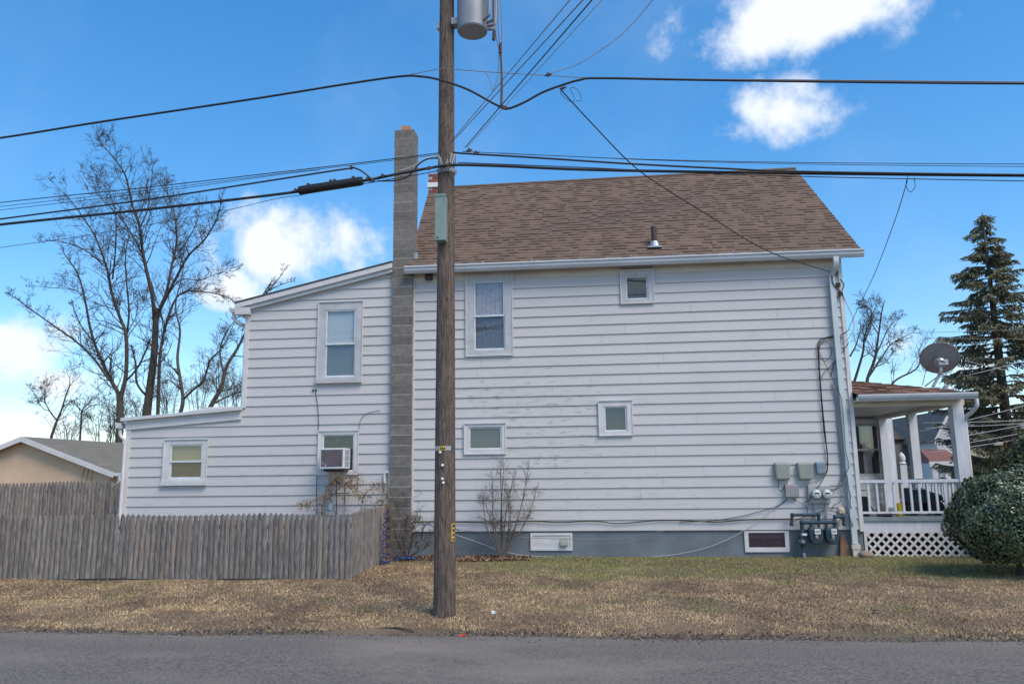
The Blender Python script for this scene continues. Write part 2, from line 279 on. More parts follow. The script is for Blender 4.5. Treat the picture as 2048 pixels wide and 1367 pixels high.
# ------------------------------------------------------------------ ground, road
ROAD_Y = -6.47
def gz(x, y):
    t = np.interp(y, [-7, -6.47, -5.5, -2.85, -.3, 0], [-.175, -.15, -.095, 0, .055, .06])
    return t
GM = mat('lawn_soil', (.20, .14, .088), (.12, .084, .056), 1.1, 8, .95, bump=.6, bscale=26, c3=(.13, .10, .062), s3=.55, lo3=.5, hi3=.66, dist=.03)
xs = np.concatenate([[-600, -200, -80, -40, -20], np.linspace(-12, 16, 141), [22, 35, 60, 120, 300, 700]])
ys = np.concatenate([[-300, -100, -50, -30, -20, -15, -14.2, -13.9, -7.0, -6.62], np.linspace(-6.47, 0, 48), [1, 3, 8, 20, 50, 120, 300, 900]])
gv = []
for yy in ys:
    for xx in xs:
        z = float(gz(xx, yy))
        if -6.4 < yy < -.1 and -12 < xx < 16: z += .022*math.sin(xx*1.7+yy*2.1)*math.sin(yy*2.7-xx*.6)+random.uniform(-.006, .006)
        if yy < -13.9: z = -.10
        if yy > 10: z = .06
        gv.append((xx, yy, z))
nx = len(xs)
gf = [(j*nx+i, j*nx+i+1, (j+1)*nx+i+1, (j+1)*nx+i) for j in range(len(ys)-1) for i in range(nx-1)]
MB().add(gv, gf).build('ground', GM, smooth=True, kind='structure')
AS = mat('asphalt', (.235, .20, .17), (.055, .047, .042), 52, 9, .92, bump=.8, bscale=120, c3=(.245, .205, .17), s3=.45, lo3=.5, hi3=.72, stretch=(.6, 1.2, 1), dist=.008)
_t = AS.node_tree; _b = _t.nodes[AS['bsdf']]; _c = _b.inputs['Base Color'].links[0].from_socket
_g = N(_t, 'ShaderNodeNewGeometry'); _s = N(_t, 'ShaderNodeSeparateXYZ'); _t.links.new(_g.outputs['Position'], _s.inputs[0])
_mp = N(_t, 'ShaderNodeMapping'); _mp.inputs['Scale'].default_value = (.35, 1.6, 1); _t.links.new(_g.outputs['Position'], _mp.inputs['Vector'])
_n = N(_t, 'ShaderNodeTexNoise'); _n.inputs['Scale'].default_value = 1.6; _n.inputs['Detail'].default_value = 9; _n.inputs['Roughness'].default_value = .65; _t.links.new(_mp.outputs[0], _n.inputs['Vector'])
_r = N(_t, 'ShaderNodeMapRange'); _r.inputs['From Min'].default_value = -7.3; _r.inputs['From Max'].default_value = -6.5; _r.inputs['To Min'].default_value = -.12; _r.inputs['To Max'].default_value = .20; _t.links.new(_s.outputs[1], _r.inputs['Value'])
_a = N(_t, 'ShaderNodeMath', operation='ADD'); _t.links.new(_n.outputs['Fac'], _a.inputs[0]); _t.links.new(_r.outputs[0], _a.inputs[1])
_q = N(_t, 'ShaderNodeMapRange'); _q.inputs['From Min'].default_value = .52; _q.inputs['From Max'].default_value = .74; _q.inputs['To Max'].default_value = .8; _t.links.new(_a.outputs[0], _q.inputs['Value'])
_m = N(_t, 'ShaderNodeMix', data_type='RGBA'); _t.links.new(_q.outputs[0], _m.inputs['Factor']); _t.links.new(_c, _m.inputs[6]); _m.inputs[7].default_value = (.20, .165, .13, 1); _t.links.new(_m.outputs[2], _b.inputs['Base Color'])
rv, rf = [], []
rx = np.linspace(-40, 60, 401); rx = np.concatenate([[-400, -120], rx, [150, 500]])
for i, xx in enumerate(rx):
    j_ = ROAD_Y + .05*math.sin(xx*.9)+.035*math.sin(xx*2.3+1)+random.uniform(-.03, .03)
    for yy, z in ((j_, -.146), (j_-.12, -.138), (-8, -.125), (-10.3, -.10), (-13.95, -.14)): rv.append((xx, yy, z))
for i in range(len(rx)-1):
    for j in range(4): rf.append((i*5+j+1, (i+1)*5+j+1, (i+1)*5+j, i*5+j))
MB().add(rv, rf).build('road', AS, kind='structure')
MB().box(15, 22.5, -6.6, 300, .0, .075).build('side_street', AS, kind='structure')
# grass and leaf litter (nobody could count it)
def blades(n, xr, yr, test, h, wd, name, mt):
    x = rng.uniform(*xr, n); y = rng.uniform(*yr, n); k = test(x, y); x, y = x[k], y[k]; n = len(x)
    z = np.array(gz(x, y)) + .02*np.sin(x*1.7+y*2.1)*np.sin(y*2.7-x*.6) - .004
    a = rng.uniform(0, 2*np.pi, n); hh = rng.uniform(*h, n); ww = rng.uniform(*wd, n); ln = rng.uniform(.2, 1.3, n)*hh; b = rng.uniform(0, 2*np.pi, n)
    V = np.empty((n, 3, 3)); dx, dy = np.cos(a)*ww, np.sin(a)*ww
    V[:, 0] = np.stack([x-dx, y-dy, z], 1); V[:, 1] = np.stack([x+dx, y+dy, z], 1); V[:, 2] = np.stack([x+np.cos(b)*ln, y+np.sin(b)*ln, z+hh], 1)
    me = bpy.data.meshes.new(name); me.vertices.add(n*3); me.vertices.foreach_set('co', V.ravel()); me.loops.add(n*3); me.loops.foreach_set('vertex_index', np.arange(n*3)); me.polygons.add(n); me.polygons.foreach_set('loop_start', np.arange(0, n*3, 3)); me.update(); me.validate()
    at = me.attributes.new('v', 'FLOAT', 'FACE'); at.data.foreach_set('value', rng.uniform(-1, 1, n).astype(np.float32)); me.materials.append(mt)
    o = bpy.data.objects.new(name, me); COL.objects.link(o); return o
def grass_mat(name, dry, dry2, green, gbias):
    M = mat(name, dry, dry2, 3.0, 6, .85, var=.75); t = M.node_tree; b = t.nodes[M['bsdf']]; col = b.inputs['Base Color'].links[0].from_node.inputs[0].links[0].from_socket
    vm = b.inputs['Base Color'].links[0].from_node
    g = N(t, 'ShaderNodeNewGeometry'); n = N(t, 'ShaderNodeTexNoise'); n.inputs['Scale'].default_value = .75; n.inputs['Detail'].default_value = 7; n.inputs['Roughness'].default_value = .62; t.links.new(g.outputs['Position'], n.inputs['Vector'])
    sp = N(t, 'ShaderNodeSeparateXYZ'); t.links.new(g.outputs['Position'], sp.inputs[0])
    def mr(v, a, b_, c, d):
        q = N(t, 'ShaderNodeMapRange'); q.inputs['From Min'].default_value = a; q.inputs['From Max'].default_value = b_; q.inputs['To Min'].default_value = c; q.inputs['To Max'].default_value = d; t.links.new(v, q.inputs['Value']); return q.outputs[0]
    def ad(a, b_, op='ADD'):
        q = N(t, 'ShaderNodeMath', operation=op); t.links.new(a, q.inputs[0])
        if isinstance(b_, float): q.inputs[1].default_value = b_
        else: t.links.new(b_, q.inputs[1])
        return q.outputs[0]
    n2 = N(t, 'ShaderNodeTexNoise'); n2.inputs['Scale'].default_value = 1.15; n2.inputs['Detail'].default_value = 8; n2.inputs['Roughness'].default_value = .66; t.links.new(g.outputs['Position'], n2.inputs['Vector'])
    mi0 = N(t, 'ShaderNodeMix', data_type='RGBA'); t.links.new(mr(n2.outputs['Fac'], .47, .62, 0, .85), mi0.inputs['Factor']); t.links.new(col, mi0.inputs[6]); mi0.inputs[7].default_value = (.215, .13, .085, 1); col = mi0.outputs[2]
    near = ad(mr(sp.outputs[1], -3.4, -.8, 0, .40), mr(sp.outputs[0], 1.0, 3.5, .12, 1.0), 'MULTIPLY')
    k = ad(ad(n.outputs['Fac'], near), gbias)
    f = mr(k, .49, .66, 0, .92)
    mi = N(t, 'ShaderNodeMix', data_type='RGBA'); t.links.new(f, mi.inputs['Factor']); t.links.new(col, mi.inputs[6]); mi.inputs[7].default_value = (*green, 1); t.links.new(mi.outputs[2], vm.inputs[0])
    return M
def lawn(x, y): return ~((x < -.42) & (y > -2.95)) & (y > ROAD_Y + .12 + .1*np.sin(x*1.3) + .1*rng.random(len(x)))
GB = grass_mat('winter_grass', (.72, .51, .27), (.46, .305, .165), (.26, .28, .085), -.05)
g_ = blades(520000, (-9.5, 13.5), (-6.6, -.02), lawn, (.010, .036), (.002, .0045), 'lawn_grass', GB); fin(g_, None, 'short tan winter grass with green patches between road and house', 'grass', kind='stuff')
g_ = blades(34000, (-9.5, 13.5), (-6.5, -.02), lambda x, y: lawn(x, y) & ((np.sin(x*2.1)+np.sin(y*3+x)+rng.normal(0, .6, len(x))) > .9), (.035, .065), (.0025, .0045), 'grass_tufts', GB); fin(g_, None, 'taller grass tufts scattered over the verge', 'grass', kind='stuff')
def litter(n, xr, yr, test, size, name, mt, lab, cat, zoff=.012):
    mb = MB(); x = rng.uniform(*xr, n*4); y = rng.uniform(*yr, n*4); k = test(x, y); x, y = x[k][:n], y[k][:n]
    for a_, b_ in zip(x, y):
        s_ = random.uniform(*size); z = float(gz(a_, b_))+zoff+random.uniform(0, .025); q = Quaternion((random.uniform(-1, 1), random.uniform(-1, 1), random.uniform(-.2, .2)), random.uniform(0, .9)) @ Quaternion((0, 0, 1), random.uniform(0, 6.28))
        vs = [Vector((a_, b_, z)) + q @ Vector(p)*s_ for p in ((-.9, 0, .1), (0, -.5, 0), (1, 0, .15), (0, .5, 0))]
        mb.add(vs, [(0, 1, 2), (0, 2, 3)], random.uniform(-1, 1))
    return mb.build(name, mt, label=lab, cat=cat, kind='stuff')
litter(20000, (-9, 13), (-6.55, -.1), lambda x, y: lawn(x, y) & (np.sin(x*1.1+1)+np.sin(y*2+x*.7)+rng.normal(0, .8, len(x)) > .0), (.008, .024), 'leaf_litter', 'deadleaf', 'brown leaf fragments strewn over the dry grass', 'leaf litter')
litter(1500, (-.45, 2.4), (-.75, -.03), lambda x, y: (y > -.75+.1*np.abs(x-1)) & ~((x > -.5) & (x < .02) & (y > -.15)), (.025, .05), 'bed_leaves', 'deadleaf', 'drift of fallen brown leaves in the bed along the foundation', 'leaf litter', .02)
gr = MB()
for _ in range(3200):
    x = random.uniform(-9, 14); y = ROAD_Y-abs(random.gauss(0, .22))+.06; s_ = random.uniform(.004, .013); z = -.136
    gr.add([(x-s_, y, z), (x, y-s_, z), (x+s_, y, z), (x, y+s_, z), (x+s_*.2, y, z+s_*1.1)], [(0, 1, 4), (1, 2, 4), (2, 3, 4), (3, 0, 4)], random.uniform(-1, 1))
cl_ = MB()
for _ in range(5200):
    x = random.uniform(-9, 14); y = -6.36+random.gauss(0, .10)+.05*math.sin(x*.9); s_ = random.uniform(.008, .026); z = float(gz(x, y))
    cl_.add([(x-s_, y+random.uniform(-.5, .5)*s_, z), (x, y-s_, z), (x+s_, y, z), (x, y+s_, z), (x+s_*.2, y, z+s_*random.uniform(.5, 1.2))], [(0, 1, 4), (1, 2, 4), (2, 3, 4), (3, 0, 4)], random.uniform(-1, 1))
cl_.build('soil_clods', mat('dark_soil', (.11, .085, .065), (.07, .054, .043), 9, 5, .95, var=.6), label='dark crumbled soil and thatch along the edge of the road', cat='soil', kind='stuff')
gr.build('road_edge_gravel', 'gravel', label='loose dark grit along the ragged asphalt edge', cat='gravel', kind='stuff')
MB().tube(spline([onZ(752, 1257, -.12), onZ(790, 1254, -.10), onZ(815, 1258, -.10), onZ(828, 1262, -.12)], 4), .011, 6).build('fallen_stick', 'twig', label='dark fallen stick at the edge of the road', cat='stick')
# ------------------------------------------------------------------ the house
E_ = .2032; ZB = .55; ZL = 1.083 - 4*E_
house = thing('house', 'two storey white sided house with brown roof, block chimney and rear additions', 'house', (4.3, 3, 0))
WX1 = 8.625; RX0 = W(490, 700)[0]; LX0 = W(249, 950)[0]
MB().box(0, WX1, .03, 6.4, .02, 5.90).build('wall', 'side', house)
wall = house.children[-1] if house.children else None
main_wall = [o for o in bpy.data.objects if o.name == 'wall'][0]
f = MB().box(0.005, WX1-.01, .008, 6.39, -.35, ZB-.01); f.box(LX0+.03, -.44, .008, 5, -.35, ZL+.02); f.build('foundation', 'found', house)
# rear additions: walls with raking tops (prisms in XZ)
def rk(p, q): return lambda x: p[1]+(q[1]-p[1])*(x-p[0])/(q[0]-p[0])
ru0, ru1 = W(470, 607, -.1), W(785, 525, -.1); rakeU = rk((ru0[0], ru0[2]), (ru1[0], ru1[2]))
rl0, rl1 = W(243, 839, -.1), W(490, 816, -.1); rakeL = rk((rl0[0], rl0[2]), (rl1[0], rl1[2]))
rear_wall = MB().extr([(LX0, ZL), (RX0, ZL), (RX0, rakeL(RX0)-.02), (LX0, rakeL(LX0)-.02)], 'y', .03, 4.5).extr([(RX0, ZL), (-.2, ZL), (-.2, rakeU(-.2)-.02), (RX0, rakeU(RX0)-.02)], 'y', .03, 4.6).build('rear_wall', 'side', house)
WINS = dict(rear_up=(637, 726, 604, 765), ac=(638, 717.5, 861, 948), low=(329, 416, 878.5, 969), up=(933, 1025.5, 544, 711), small_up=(1241.5, 1307, 541, 606.5), small=(1198, 1265, 801, 870), mid=(929.5, 1012, 846.5, 907))
def rect(k):
    l, r, t, b = WINS[k]; xm, ym = (l+r)/2, (t+b)/2
    return W(l, ym)[0], W(r, ym)[0], W(xm, b)[2], W(xm, t)[2]
RECT = {k: rect(k) for k in WINS}
def board(mb, xa0, xa1, xb0, xb1, z0, z1, fr):   # lap board: bottom edge xa0..xa1, top edge xb0..xb1
    yb, yt = -.025, -.004
    mb.add([(xa0, yb, z0), (xa1, yb, z0), (xa1, .03, z0), (xa0, .03, z0), (xb0, yt, z1), (xb1, yt, z1), (xb1, .03, z1), (xb0, .03, z1)], [(3, 2, 1, 0), (4, 5, 6, 7), (0, 1, 5, 4), (1, 2, 6, 5), (2, 3, 7, 6), (3, 0, 4, 7)])
def course(z0, z1, x0, x1, parent, topx0=None, seam=None):
    iv = [(x0, x1)]
    for (a_, b_, c_, d_) in RECT.values():
        if c_ < z1 and d_ > z0 and b_ > x0 and a_ < x1:
            yy = lambda z: -.025+.021*(z-z0)/(z1-z0)
            for p, q in ((d_, z1), (z0, c_)):
                if q-p > .012: MB().hexa([(a_, yy(p), p+.004), (b_, yy(p), p+.004), (b_, .03, p+.004), (a_, .03, p+.004), (a_, yy(q), q+.004), (b_, yy(q), q+.004), (b_, .03, q+.004), (a_, .03, q+.004)]).build('siding_board', 'side', parent)
            nv = []
            for p, q in iv:
                if b_ <= p or a_ >= q: nv.append((p, q)); continue
                if a_ > p: nv.append((p, a_))
                if b_ < q: nv.append((b_, q))
            iv = nv
    for p, q in iv:
        cuts = [p]; s_ = p+random.uniform(.8, 3.6)
        while s_ < q-.5: cuts.append(s_); s_ += 3.66
        cuts.append(q)
        for i in range(len(cuts)-1):
            l, r = cuts[i], cuts[i+1]-(.003 if i < len(cuts)-2 else 0); mb = MB()
            tl = max(l, topx0) if (topx0 is not None and i == 0) else l
            if tl > r-.05: tl = r-.05
            board(mb, l, r, tl, r, z0+.006, z1+.012, 0); mb.build('siding_board', 'side', parent)
for k in range(25): course(ZB+k*E_, ZB+(k+1)*E_, .035, WX1-.06, main_wall)
fx = [.035, RECT['up'][0], RECT['up'][1], RECT['small_up'][0], RECT['small_up'][1], WX1-.06]
for i in (0, 2, 4): MB().box(fx[i], fx[i+1], -.018, .03, ZB+25*E_+.008, 5.845).build('frieze_board', 'frieze', main_wall)
XR = W(783, 800)[0]+.02
k = 0
while True:
    z0, z1 = ZL+k*E_, ZL+(k+1)*E_
    if z0 > rakeU(XR)-.05: break
    def inv(rake, z, a_, b_):   # x where the rake reaches z
        za, zb = rake(a_), rake(b_); return a_+(z-za)/(zb-za)*(b_-a_)
    z1c = z1
    if z0 < rakeL(RX0)-.10:
        xl = LX0+.10; tx = None
        if z1 > rakeL(LX0)-.06: tx = inv(rakeL, z1+.03, LX0, RX0)
        if z0 > rakeL(LX0)-.06: xl = inv(rakeL, z0+.03, LX0, RX0)
        if tx is not None and tx > RX0: tx = RX0+.08
        course(z0, z1, xl, XR, rear_wall, tx)
    else:
        xl = RX0+.085; tx = None
        if z1 > rakeU(RX0)-.08: tx = max(xl, inv(rakeU, z1+.05, RX0, XR))
        if z0 > rakeU(RX0)-.08: xl = max(xl, inv(rakeU, z0+.05, RX0, XR))
        course(z0, min(z1, rakeU(XR)-.02), xl, XR, rear_wall, tx)
    k += 1
# corner boards
def corner(x0, x1, z0, z1, tp='trim'): MB().box(x0, x1, -.04, .06, z0, z1).build('corner_board', tp, house)
corner(-.005, .034, ZB-.02, 5.835); corner(WX1-.06, WX1+.012, ZB-.03, 5.835); corner(RX0-.005, RX0+.085, rakeL(RX0)+.02, rakeU(RX0)-.04); corner(LX0-.005, LX0+.10, ZL-.02, rakeL(LX0)-.13)
corner(XR, XR+.02, ZL, rakeU(XR)-.06)
# raking boards and roofs of the additions
def slab(name, mt, p, q, y0, y1, t0, t1, parent=house):   # slab following a rake from p to q in XZ, between offsets t0..t1 below/above
    return MB().hexa([(p[0], y0, p[1]+t0), (q[0], y0, q[1]+t0), (q[0], y1, q[1]+t0), (p[0], y1, p[1]+t0), (p[0], y0, p[1]+t1), (q[0], y0, q[1]+t1), (q[0], y1, q[1]+t1), (p[0], y1, p[1]+t1)]).build(name, mt, parent)
eU = RX0-.20; P_, Q_ = (eU, rakeU(eU)), (-.44, rakeU(-.44))
slab('rear_roof', 'darkroof', P_, Q_, -.16, 4.9, -.01, .025); slab('rake_board', 'trim', P_, Q_, -.15, -.10, -.12, -.012); slab('rake_trim', 'gutter', (RX0+.1, rakeU(RX0+.1)), Q_, -.10, .03, -.20, -.10)
MB().box(eU, RX0+.12, -.147, -.02, rakeU(eU)-.25, rakeU(eU)-.10).build('eave_return', 'trim', house)
eL = LX0-.09; P_, Q_ = (eL, rakeL(eL)), (RX0+.02, rakeL(RX0+.02))
slab('low_roof', 'gutter', P_, Q_, -.14, 4.6, -.03, .035); slab('low_rake_board', 'trim', (LX0-.03, rakeL(LX0-.03)), (RX0, rakeL(RX0)), -.055, .03, -.22, -.03)
def gutter_run(y0, y1, x, z, n): # gutter running in Y at a rear eave, with its elbow
    MB().extr([(x-.13, z+.11), (x-.115, z), (x, z-.01), (x, z+.11), (x-.012, z+.11), (x-.012, z+.01), (x-.105, z+.015), (x-.118, z+.11)], 'y', y0, y1).build('gutter', 'gutter', house)
gutter_run(-.13, 4.7, eU, rakeU(eU)-.19, 0); gutter_run(-.11, 4.5, eL, rakeL(eL)-.17, 0)
z_ = rakeU(eU)-.20
MB().tube(spline([(eU-.05, -.05, z_), (eU-.05, -.05, z_-.12), (eU+.03, .0, z_-.22), (RX0-.05, .1, z_-.28), (RX0-.05, .12, z_-.5), (RX0-.05, .12, rakeL(RX0)+.1)], 5), .04, 8).build('downspout', 'gutter', house, smooth=True)
z_ = rakeL(eL)-.18
MB().tube(spline([(eL-.05, -.04, z_), (eL-.05, -.04, z_-.09), (eL-.02, -.04, z_-.17), (LX0-.005, -.075, z_-.25), (LX0+.012, -.075, z_-.40), (LX0+.012, -.075, 1.0), (LX0+.012, -.075, .1)], 6), .036, 8).build('downspout', 'trim', house, smooth=True)
# main roof
EL, ER, RL, RR = np.array([-.075, -.24, 5.948]), np.array([8.955, -.24, 5.913]), np.array([-.34, 3.0, 8.86]), np.array([8.72, 3.0, 8.88])
BL, BR = np.array([-.075, 6.8, 5.9]), np.array([8.955, 6.8, 5.9])
dn = np.array([0, 0, -.12])
rb = MB(); pts_ = [EL, ER, RR, RL, BL, BR]; rb.add([*pts_, *[p+dn for p in pts_]], [(0, 1, 2, 3), (3, 2, 5, 4), (9, 8, 7, 6), (10, 11, 8, 9), (0, 6, 7, 1), (4, 5, 11, 10), (0, 3, 9, 6), (3, 4, 10, 9), (1, 7, 8, 2), (2, 8, 11, 5)])
roof = rb.build('roof', 'roofbase', house)
MB().add([(0.0, .04, 5.8), (0.0, 3.0, 8.72), (0, 6.36, 5.8), (.05, .04, 5.8), (.05, 3, 8.72), (.05, 6.36, 5.8)], [(0, 1, 2), (5, 4, 3), (0, 3, 4, 1), (1, 4, 5, 2)]).build('gable_wall', 'side', house)
MB().add([(WX1-.05, .04, 5.8), (WX1-.05, 3.0, 8.72), (WX1-.05, 6.36, 5.8), (WX1, .04, 5.8), (WX1, 3, 8.72), (WX1, 6.36, 5.8)], [(0, 1, 2), (5, 4, 3), (0, 3, 4, 1), (1, 4, 5, 2)]).build('gable_wall', 'side', house)
def shingles(EL, ER, RL, RR, expo, parent, mt, maxparts, seed, tabs=(.14, .36), edgecol=.0):
    r_ = random.Random(seed); nrm_ = np.cross(ER-EL, RL-EL); nrm_ /= np.linalg.norm(nrm_)
    L = np.linalg.norm((RL+RR)/2-(EL+ER)/2); nc = max(2, int(L/expo)); rest = MB(); cnt = 0
    for c in range(nc):
        v0, v1 = c/nc, min(1, (c+1.25)/nc); A0, A1 = EL+(RL-EL)*v0, ER+(RR-ER)*v0; B0, B1 = EL+(RL-EL)*v1, ER+(RR-ER)*v1
        ln = np.linalg.norm(A1-A0)
        if ln < .05: continue
        u = 0.0; us = [0.0]
        while u < 1: u = min(1, u+r_.uniform(*tabs)/ln); us.append(u if 1-u > .03/ln else 1); 
        if us[-1] < 1: us.append(1.0)
        for i in range(len(us)-1):
            if us[i+1]-us[i] < 1e-4: continue
            raised = r_.random() < .48; th = .023 if raised else .012; th += r_.uniform(-.002, .002)
            val = (r_.uniform(-1, .2) if raised else r_.uniform(-.3, 1))+r_.uniform(-.2, .2)
            a0, a1 = A0+(A1-A0)*us[i], A0+(A1-A0)*us[i+1]; b0, b1 = B0+(B1-B0)*us[i], B0+(B1-B0)*us[i+1]
            lo_ = nrm_*.001; sh = (b0-a0)*(-.015+r_.uniform(-.02, .02))
            p = [a0+lo_+sh, a1+lo_+sh, b1+lo_, b0+lo_, a0+nrm_*th+sh, a1+nrm_*th+sh, b1+nrm_*.004, b0+nrm_*.004]
            if cnt < maxparts: MB().hexa(p, val).build('shingle', mt, parent)
            else: rest.hexa(p, val)
            cnt += 1
    if rest.v: rest.build('shingle_field', mt, parent, kind='stuff')
shingles(EL, ER, RL, RR, .128, roof, 'shingle', 290, 3, (.08, .20))
MB().tube([RL+(0, 0, .0), RR+(0, 0, .0)], .045, 6).build('ridge_cap', 'shingle', roof)
# gutter along the main eave, soffit, hangers
gp = [(-.40, .145), (-.40, 0.0), (-.46, -.005), (-.50, .05), (-.505, .10), (-.53, .115), (-.53, .145), (-.518, .145), (-.495, .11), (-.487, .06), (-.455, .008), (-.412, .012), (-.412, .145)]
g0 = MB(); n_ = len(gp); vs = [(-.14, y+.19, z+5.778) for y, z in gp]+[(9.0, y+.19, z+5.75) for y, z in gp]
g0.add(vs, [tuple(range(n_)), tuple(range(n_, 2*n_))[::-1]]+[(n_+i, n_+(i+1) % n_, (i+1) % n_, i) for i in range(n_)]); g0.build('gutter', 'gutter', house)
MB().box(-.05, 8.9, -.208, .03, 5.835, 5.86).build('soffit', 'frieze', house)
MB().box(-.06, 8.92, -.21, -.19, 5.79, 5.93).build('fascia', 'trim', house)
hg = None
for i in range(9):
    x = .5+i*1.0; z = 5.93
    o = MB().box(x, x+.02, -.338, -.21, z, z+.012)
    o.build('gutter_hanger', 'white', house)
dx = W(1665, 545)[0]
ds = spline([(dx, -.27, 5.76), (dx, -.27, 5.66), (dx-.01, -.22, 5.55), (dx-.05, -.10, 5.42), (dx-.05, -.085, 5.25), (dx-.05, -.085, 4), (dx-.04, -.085, 2), (dx-.035, -.085, .30)], 5)
d_ = MB(); vs = []; 
for p in ds: vs += [(p[0]-.05, p[1]-.035, p[2]), (p[0]+.05, p[1]-.035, p[2]), (p[0]+.05, p[1]+.035, p[2]), (p[0]-.05, p[1]+.035, p[2])]
d_.add(vs, [(i*4+j, i*4+(j+1) % 4, i*4+4+(j+1) % 4, i*4+4+j) for i in range(len(ds)-1) for j in range(4)]+[(3, 2, 1, 0), tuple(range(len(vs)-4, len(vs)))]); d_.build('downspout', 'down', house)
MB().box(dx-.11, dx+.04, -.16, -.01, .21, .29).box(dx-.095, dx+.03, -.15, -.02, -.02, .21).build('drain_boot', 'pvc', house)
# windows
def window(key, style, blind, inner, mid=None, sill=False, trim='trim', lowblind=None):
    x0, x1, z0, z1 = RECT[key]; l, r, t, b = inner; xm, ym = (l+r)/2, (t+b)/2
    a0, a1, b0, b1 = W(l, ym)[0], W(r, ym)[0], W(xm, b)[2], W(xm, t)[2]
    f_ = MB(); y0 = -.044
    f_.box(x0, a0, y0, .03, z0, z1); f_.box(a1, x1, y0, .03, z0, z1); f_.box(a0, a1, y0, .03, z0, b0); f_.box(a0, a1, y0, .03, b1, z1)
    wn = f_.build('window', trim, house)
    bd = MB(); tt = .018
    bd.frame(x0-.012, x1+.012, z0-.012, z1+.012, .022, -.056, -.0445); bd.build('edge_trim', 'trim', wn)
    if sill: MB().box(x0-.02, x1+.01, -.085, -.057, z0-.01, z0+.075).build('sill', trim, wn)
    MB().box(x0-.012, x1+.012, -.067, -.057, z1-.006, z1+.014).build('head_flashing', 'sash', wn)
    st = .03
    if mid:
        zm = W(xm, mid)[2]
        for nm, (c, d), yy in (('upper_sash', (zm-.015, b1), -.02), ('lower_sash', (b0, zm+.02), .0)):
            s_ = MB().frame(a0+.004, a1-.004, c, d, st, yy-.012, yy+.012, st+.008).build(nm, 'sash', wn)
            MB().box(a0+st, a1-st, yy-.003, yy+.003, c+st, d-st).build('pane', 'glass' if nm[0] == 'u' else 'darkglass', wn)
    else:
        MB().frame(a0+.004, a1-.004, b0, b1, .028, -.022, .0).build('sash', 'sash', wn)
        MB().box(a0+.028, a1-.028, -.014, -.008, b0+.028, b1-.028).build('pane', 'darkglass', wn)
    bm = MB()
    nb = 14 if style == 'fold' else 1
    for i in range(nb):
        xa, xb = a0+(a1-a0)*i/nb, a0+(a1-a0)*(i+1)/nb; bm.add([(xa, .018+.006*(i % 2), b0), (xb, .018+.006*((i+1) % 2), b0), (xb, .018+.006*((i+1) % 2), b1), (xa, .018+.006*(i % 2), b1), (xa, .027, b0), (xb, .027, b0), (xb, .027, b1), (xa, .027, b1)], [(0, 1, 2, 3), (7, 6, 5, 4), (3, 2, 6, 7), (0, 4, 5, 1)])
    bm.build('blind', blind, wn)
    return wn
window('rear_up', 'flat', 'blind', (651.5, 712, 620, 754), 688, True, 'greytrim')
window('low', 'flat', 'tanblind', (341, 406, 888, 957), 922.5, True)
window('up', 'fold', 'lace', (948, 1010.5, 563, 700), 632, False, 'greytrim')
window('small_up', 'fold', 'dimlace', (1251, 1296, 552, 599), trim='greytrim'); window('small', 'flat', 'dimblind', (1208, 1254, 812, 862)); window('mid', 'flat', 'greyblind', (938, 1004, 853, 898))
acw = window('ac', 'flat', 'darkcloth', (645, 709.5, 868, 942))
# basement openings
def wrect(l, r, t, b, Y=0.0): return W(l, (t+b)/2, Y)[0], W(r, (t+b)/2, Y)[0], W((l+r)/2, b, Y)[2], W((l+r)/2, t, Y)[2]
x0, x1, z0, z1 = wrect(1061, 1145, 1065, 1100); bw = MB().frame(x0, x1, z0, z1, .045, -.02, .012).build('basement_panel', 'trim', house); MB().box(x0+.045, x1-.045, -.006, .01, z0+.045, z1-.045).build('panel', 'trim', bw)
a0, a1, b0, b1 = wrect(1121, 1136, 1075, 1090); MB().extr([(-.007, b1), (-.07, b0+.02), (-.07, b0), (-.007, b0)], 'x', a0, a1).build('dryer_vent', 'telbox', bw)
x0, x1, z0, z1 = wrect(1489, 1578, 1061, 1103); bw = MB().frame(x0, x1, z0, z1, .075, -.02, .012, .085, .03).build('basement_window', 'trim', house); MB().box(x0+.06, x1-.06, -.005, .0, z0+.06, z1-.02).build('pane', 'darkglass', bw); MB().box(x0+.06, x1-.06, .001, .0075, z0+.06, z1-.02).build('curtain', 'floral', bw)
# block chimney
CX0, CX1, CY0, CY1 = W(780.5, 900, -.12)[0], W(822, 900, -.12)[0], -.12, .28
CT = W(810, 259, -.12)[2]
chim = MB().box(CX0+.004, CX1-.004, CY0+.004, CY1-.004, -.1, CT-.01).build('chimney', 'mortar', house)
nb = 44; bh = CT/nb
for i in range(nb):
    j_ = random.uniform(-.003, .003); o = MB().box(CX0+j_, CX1+j_, CY0+j_, CY1, i*bh+.008, (i+1)*bh-.008).build('block', 'block', chim)
MB().box(-.32+CX0+.44, CX1-.12, -.03, .17, CT-.02, CT+.13).build('flue_liner', 'flue', chim)
MB().box(CX1-.02, CX1+.09, -.05, -.03, 5.98, 6.28).build('flashing', 'steel', chim)
q0 = W(872, 372, 3.0)
bc = MB().box(q0[0]-.14, q0[0]+.40, 2.75, 3.3, 8.5, 9.16).build('brick_chimney', 'mortar', house)
for r_ in range(9):
    for c_ in range(3):
        xa = q0[0]-.145+.225*c_+(.11 if r_ % 2 else 0); xb = min(xa+.215, q0[0]+.405)
        if xa < q0[0]+.38: MB().box(xa, xb, 2.743, 2.85, 8.52+r_*.071, 8.52+r_*.071+.063).build('brick', 'brick', bc)
MB().box(q0[0]-.165, q0[0]+.425, 2.72, 3.33, 8.80, 8.92).build('chimney_flashing', 'white', bc)
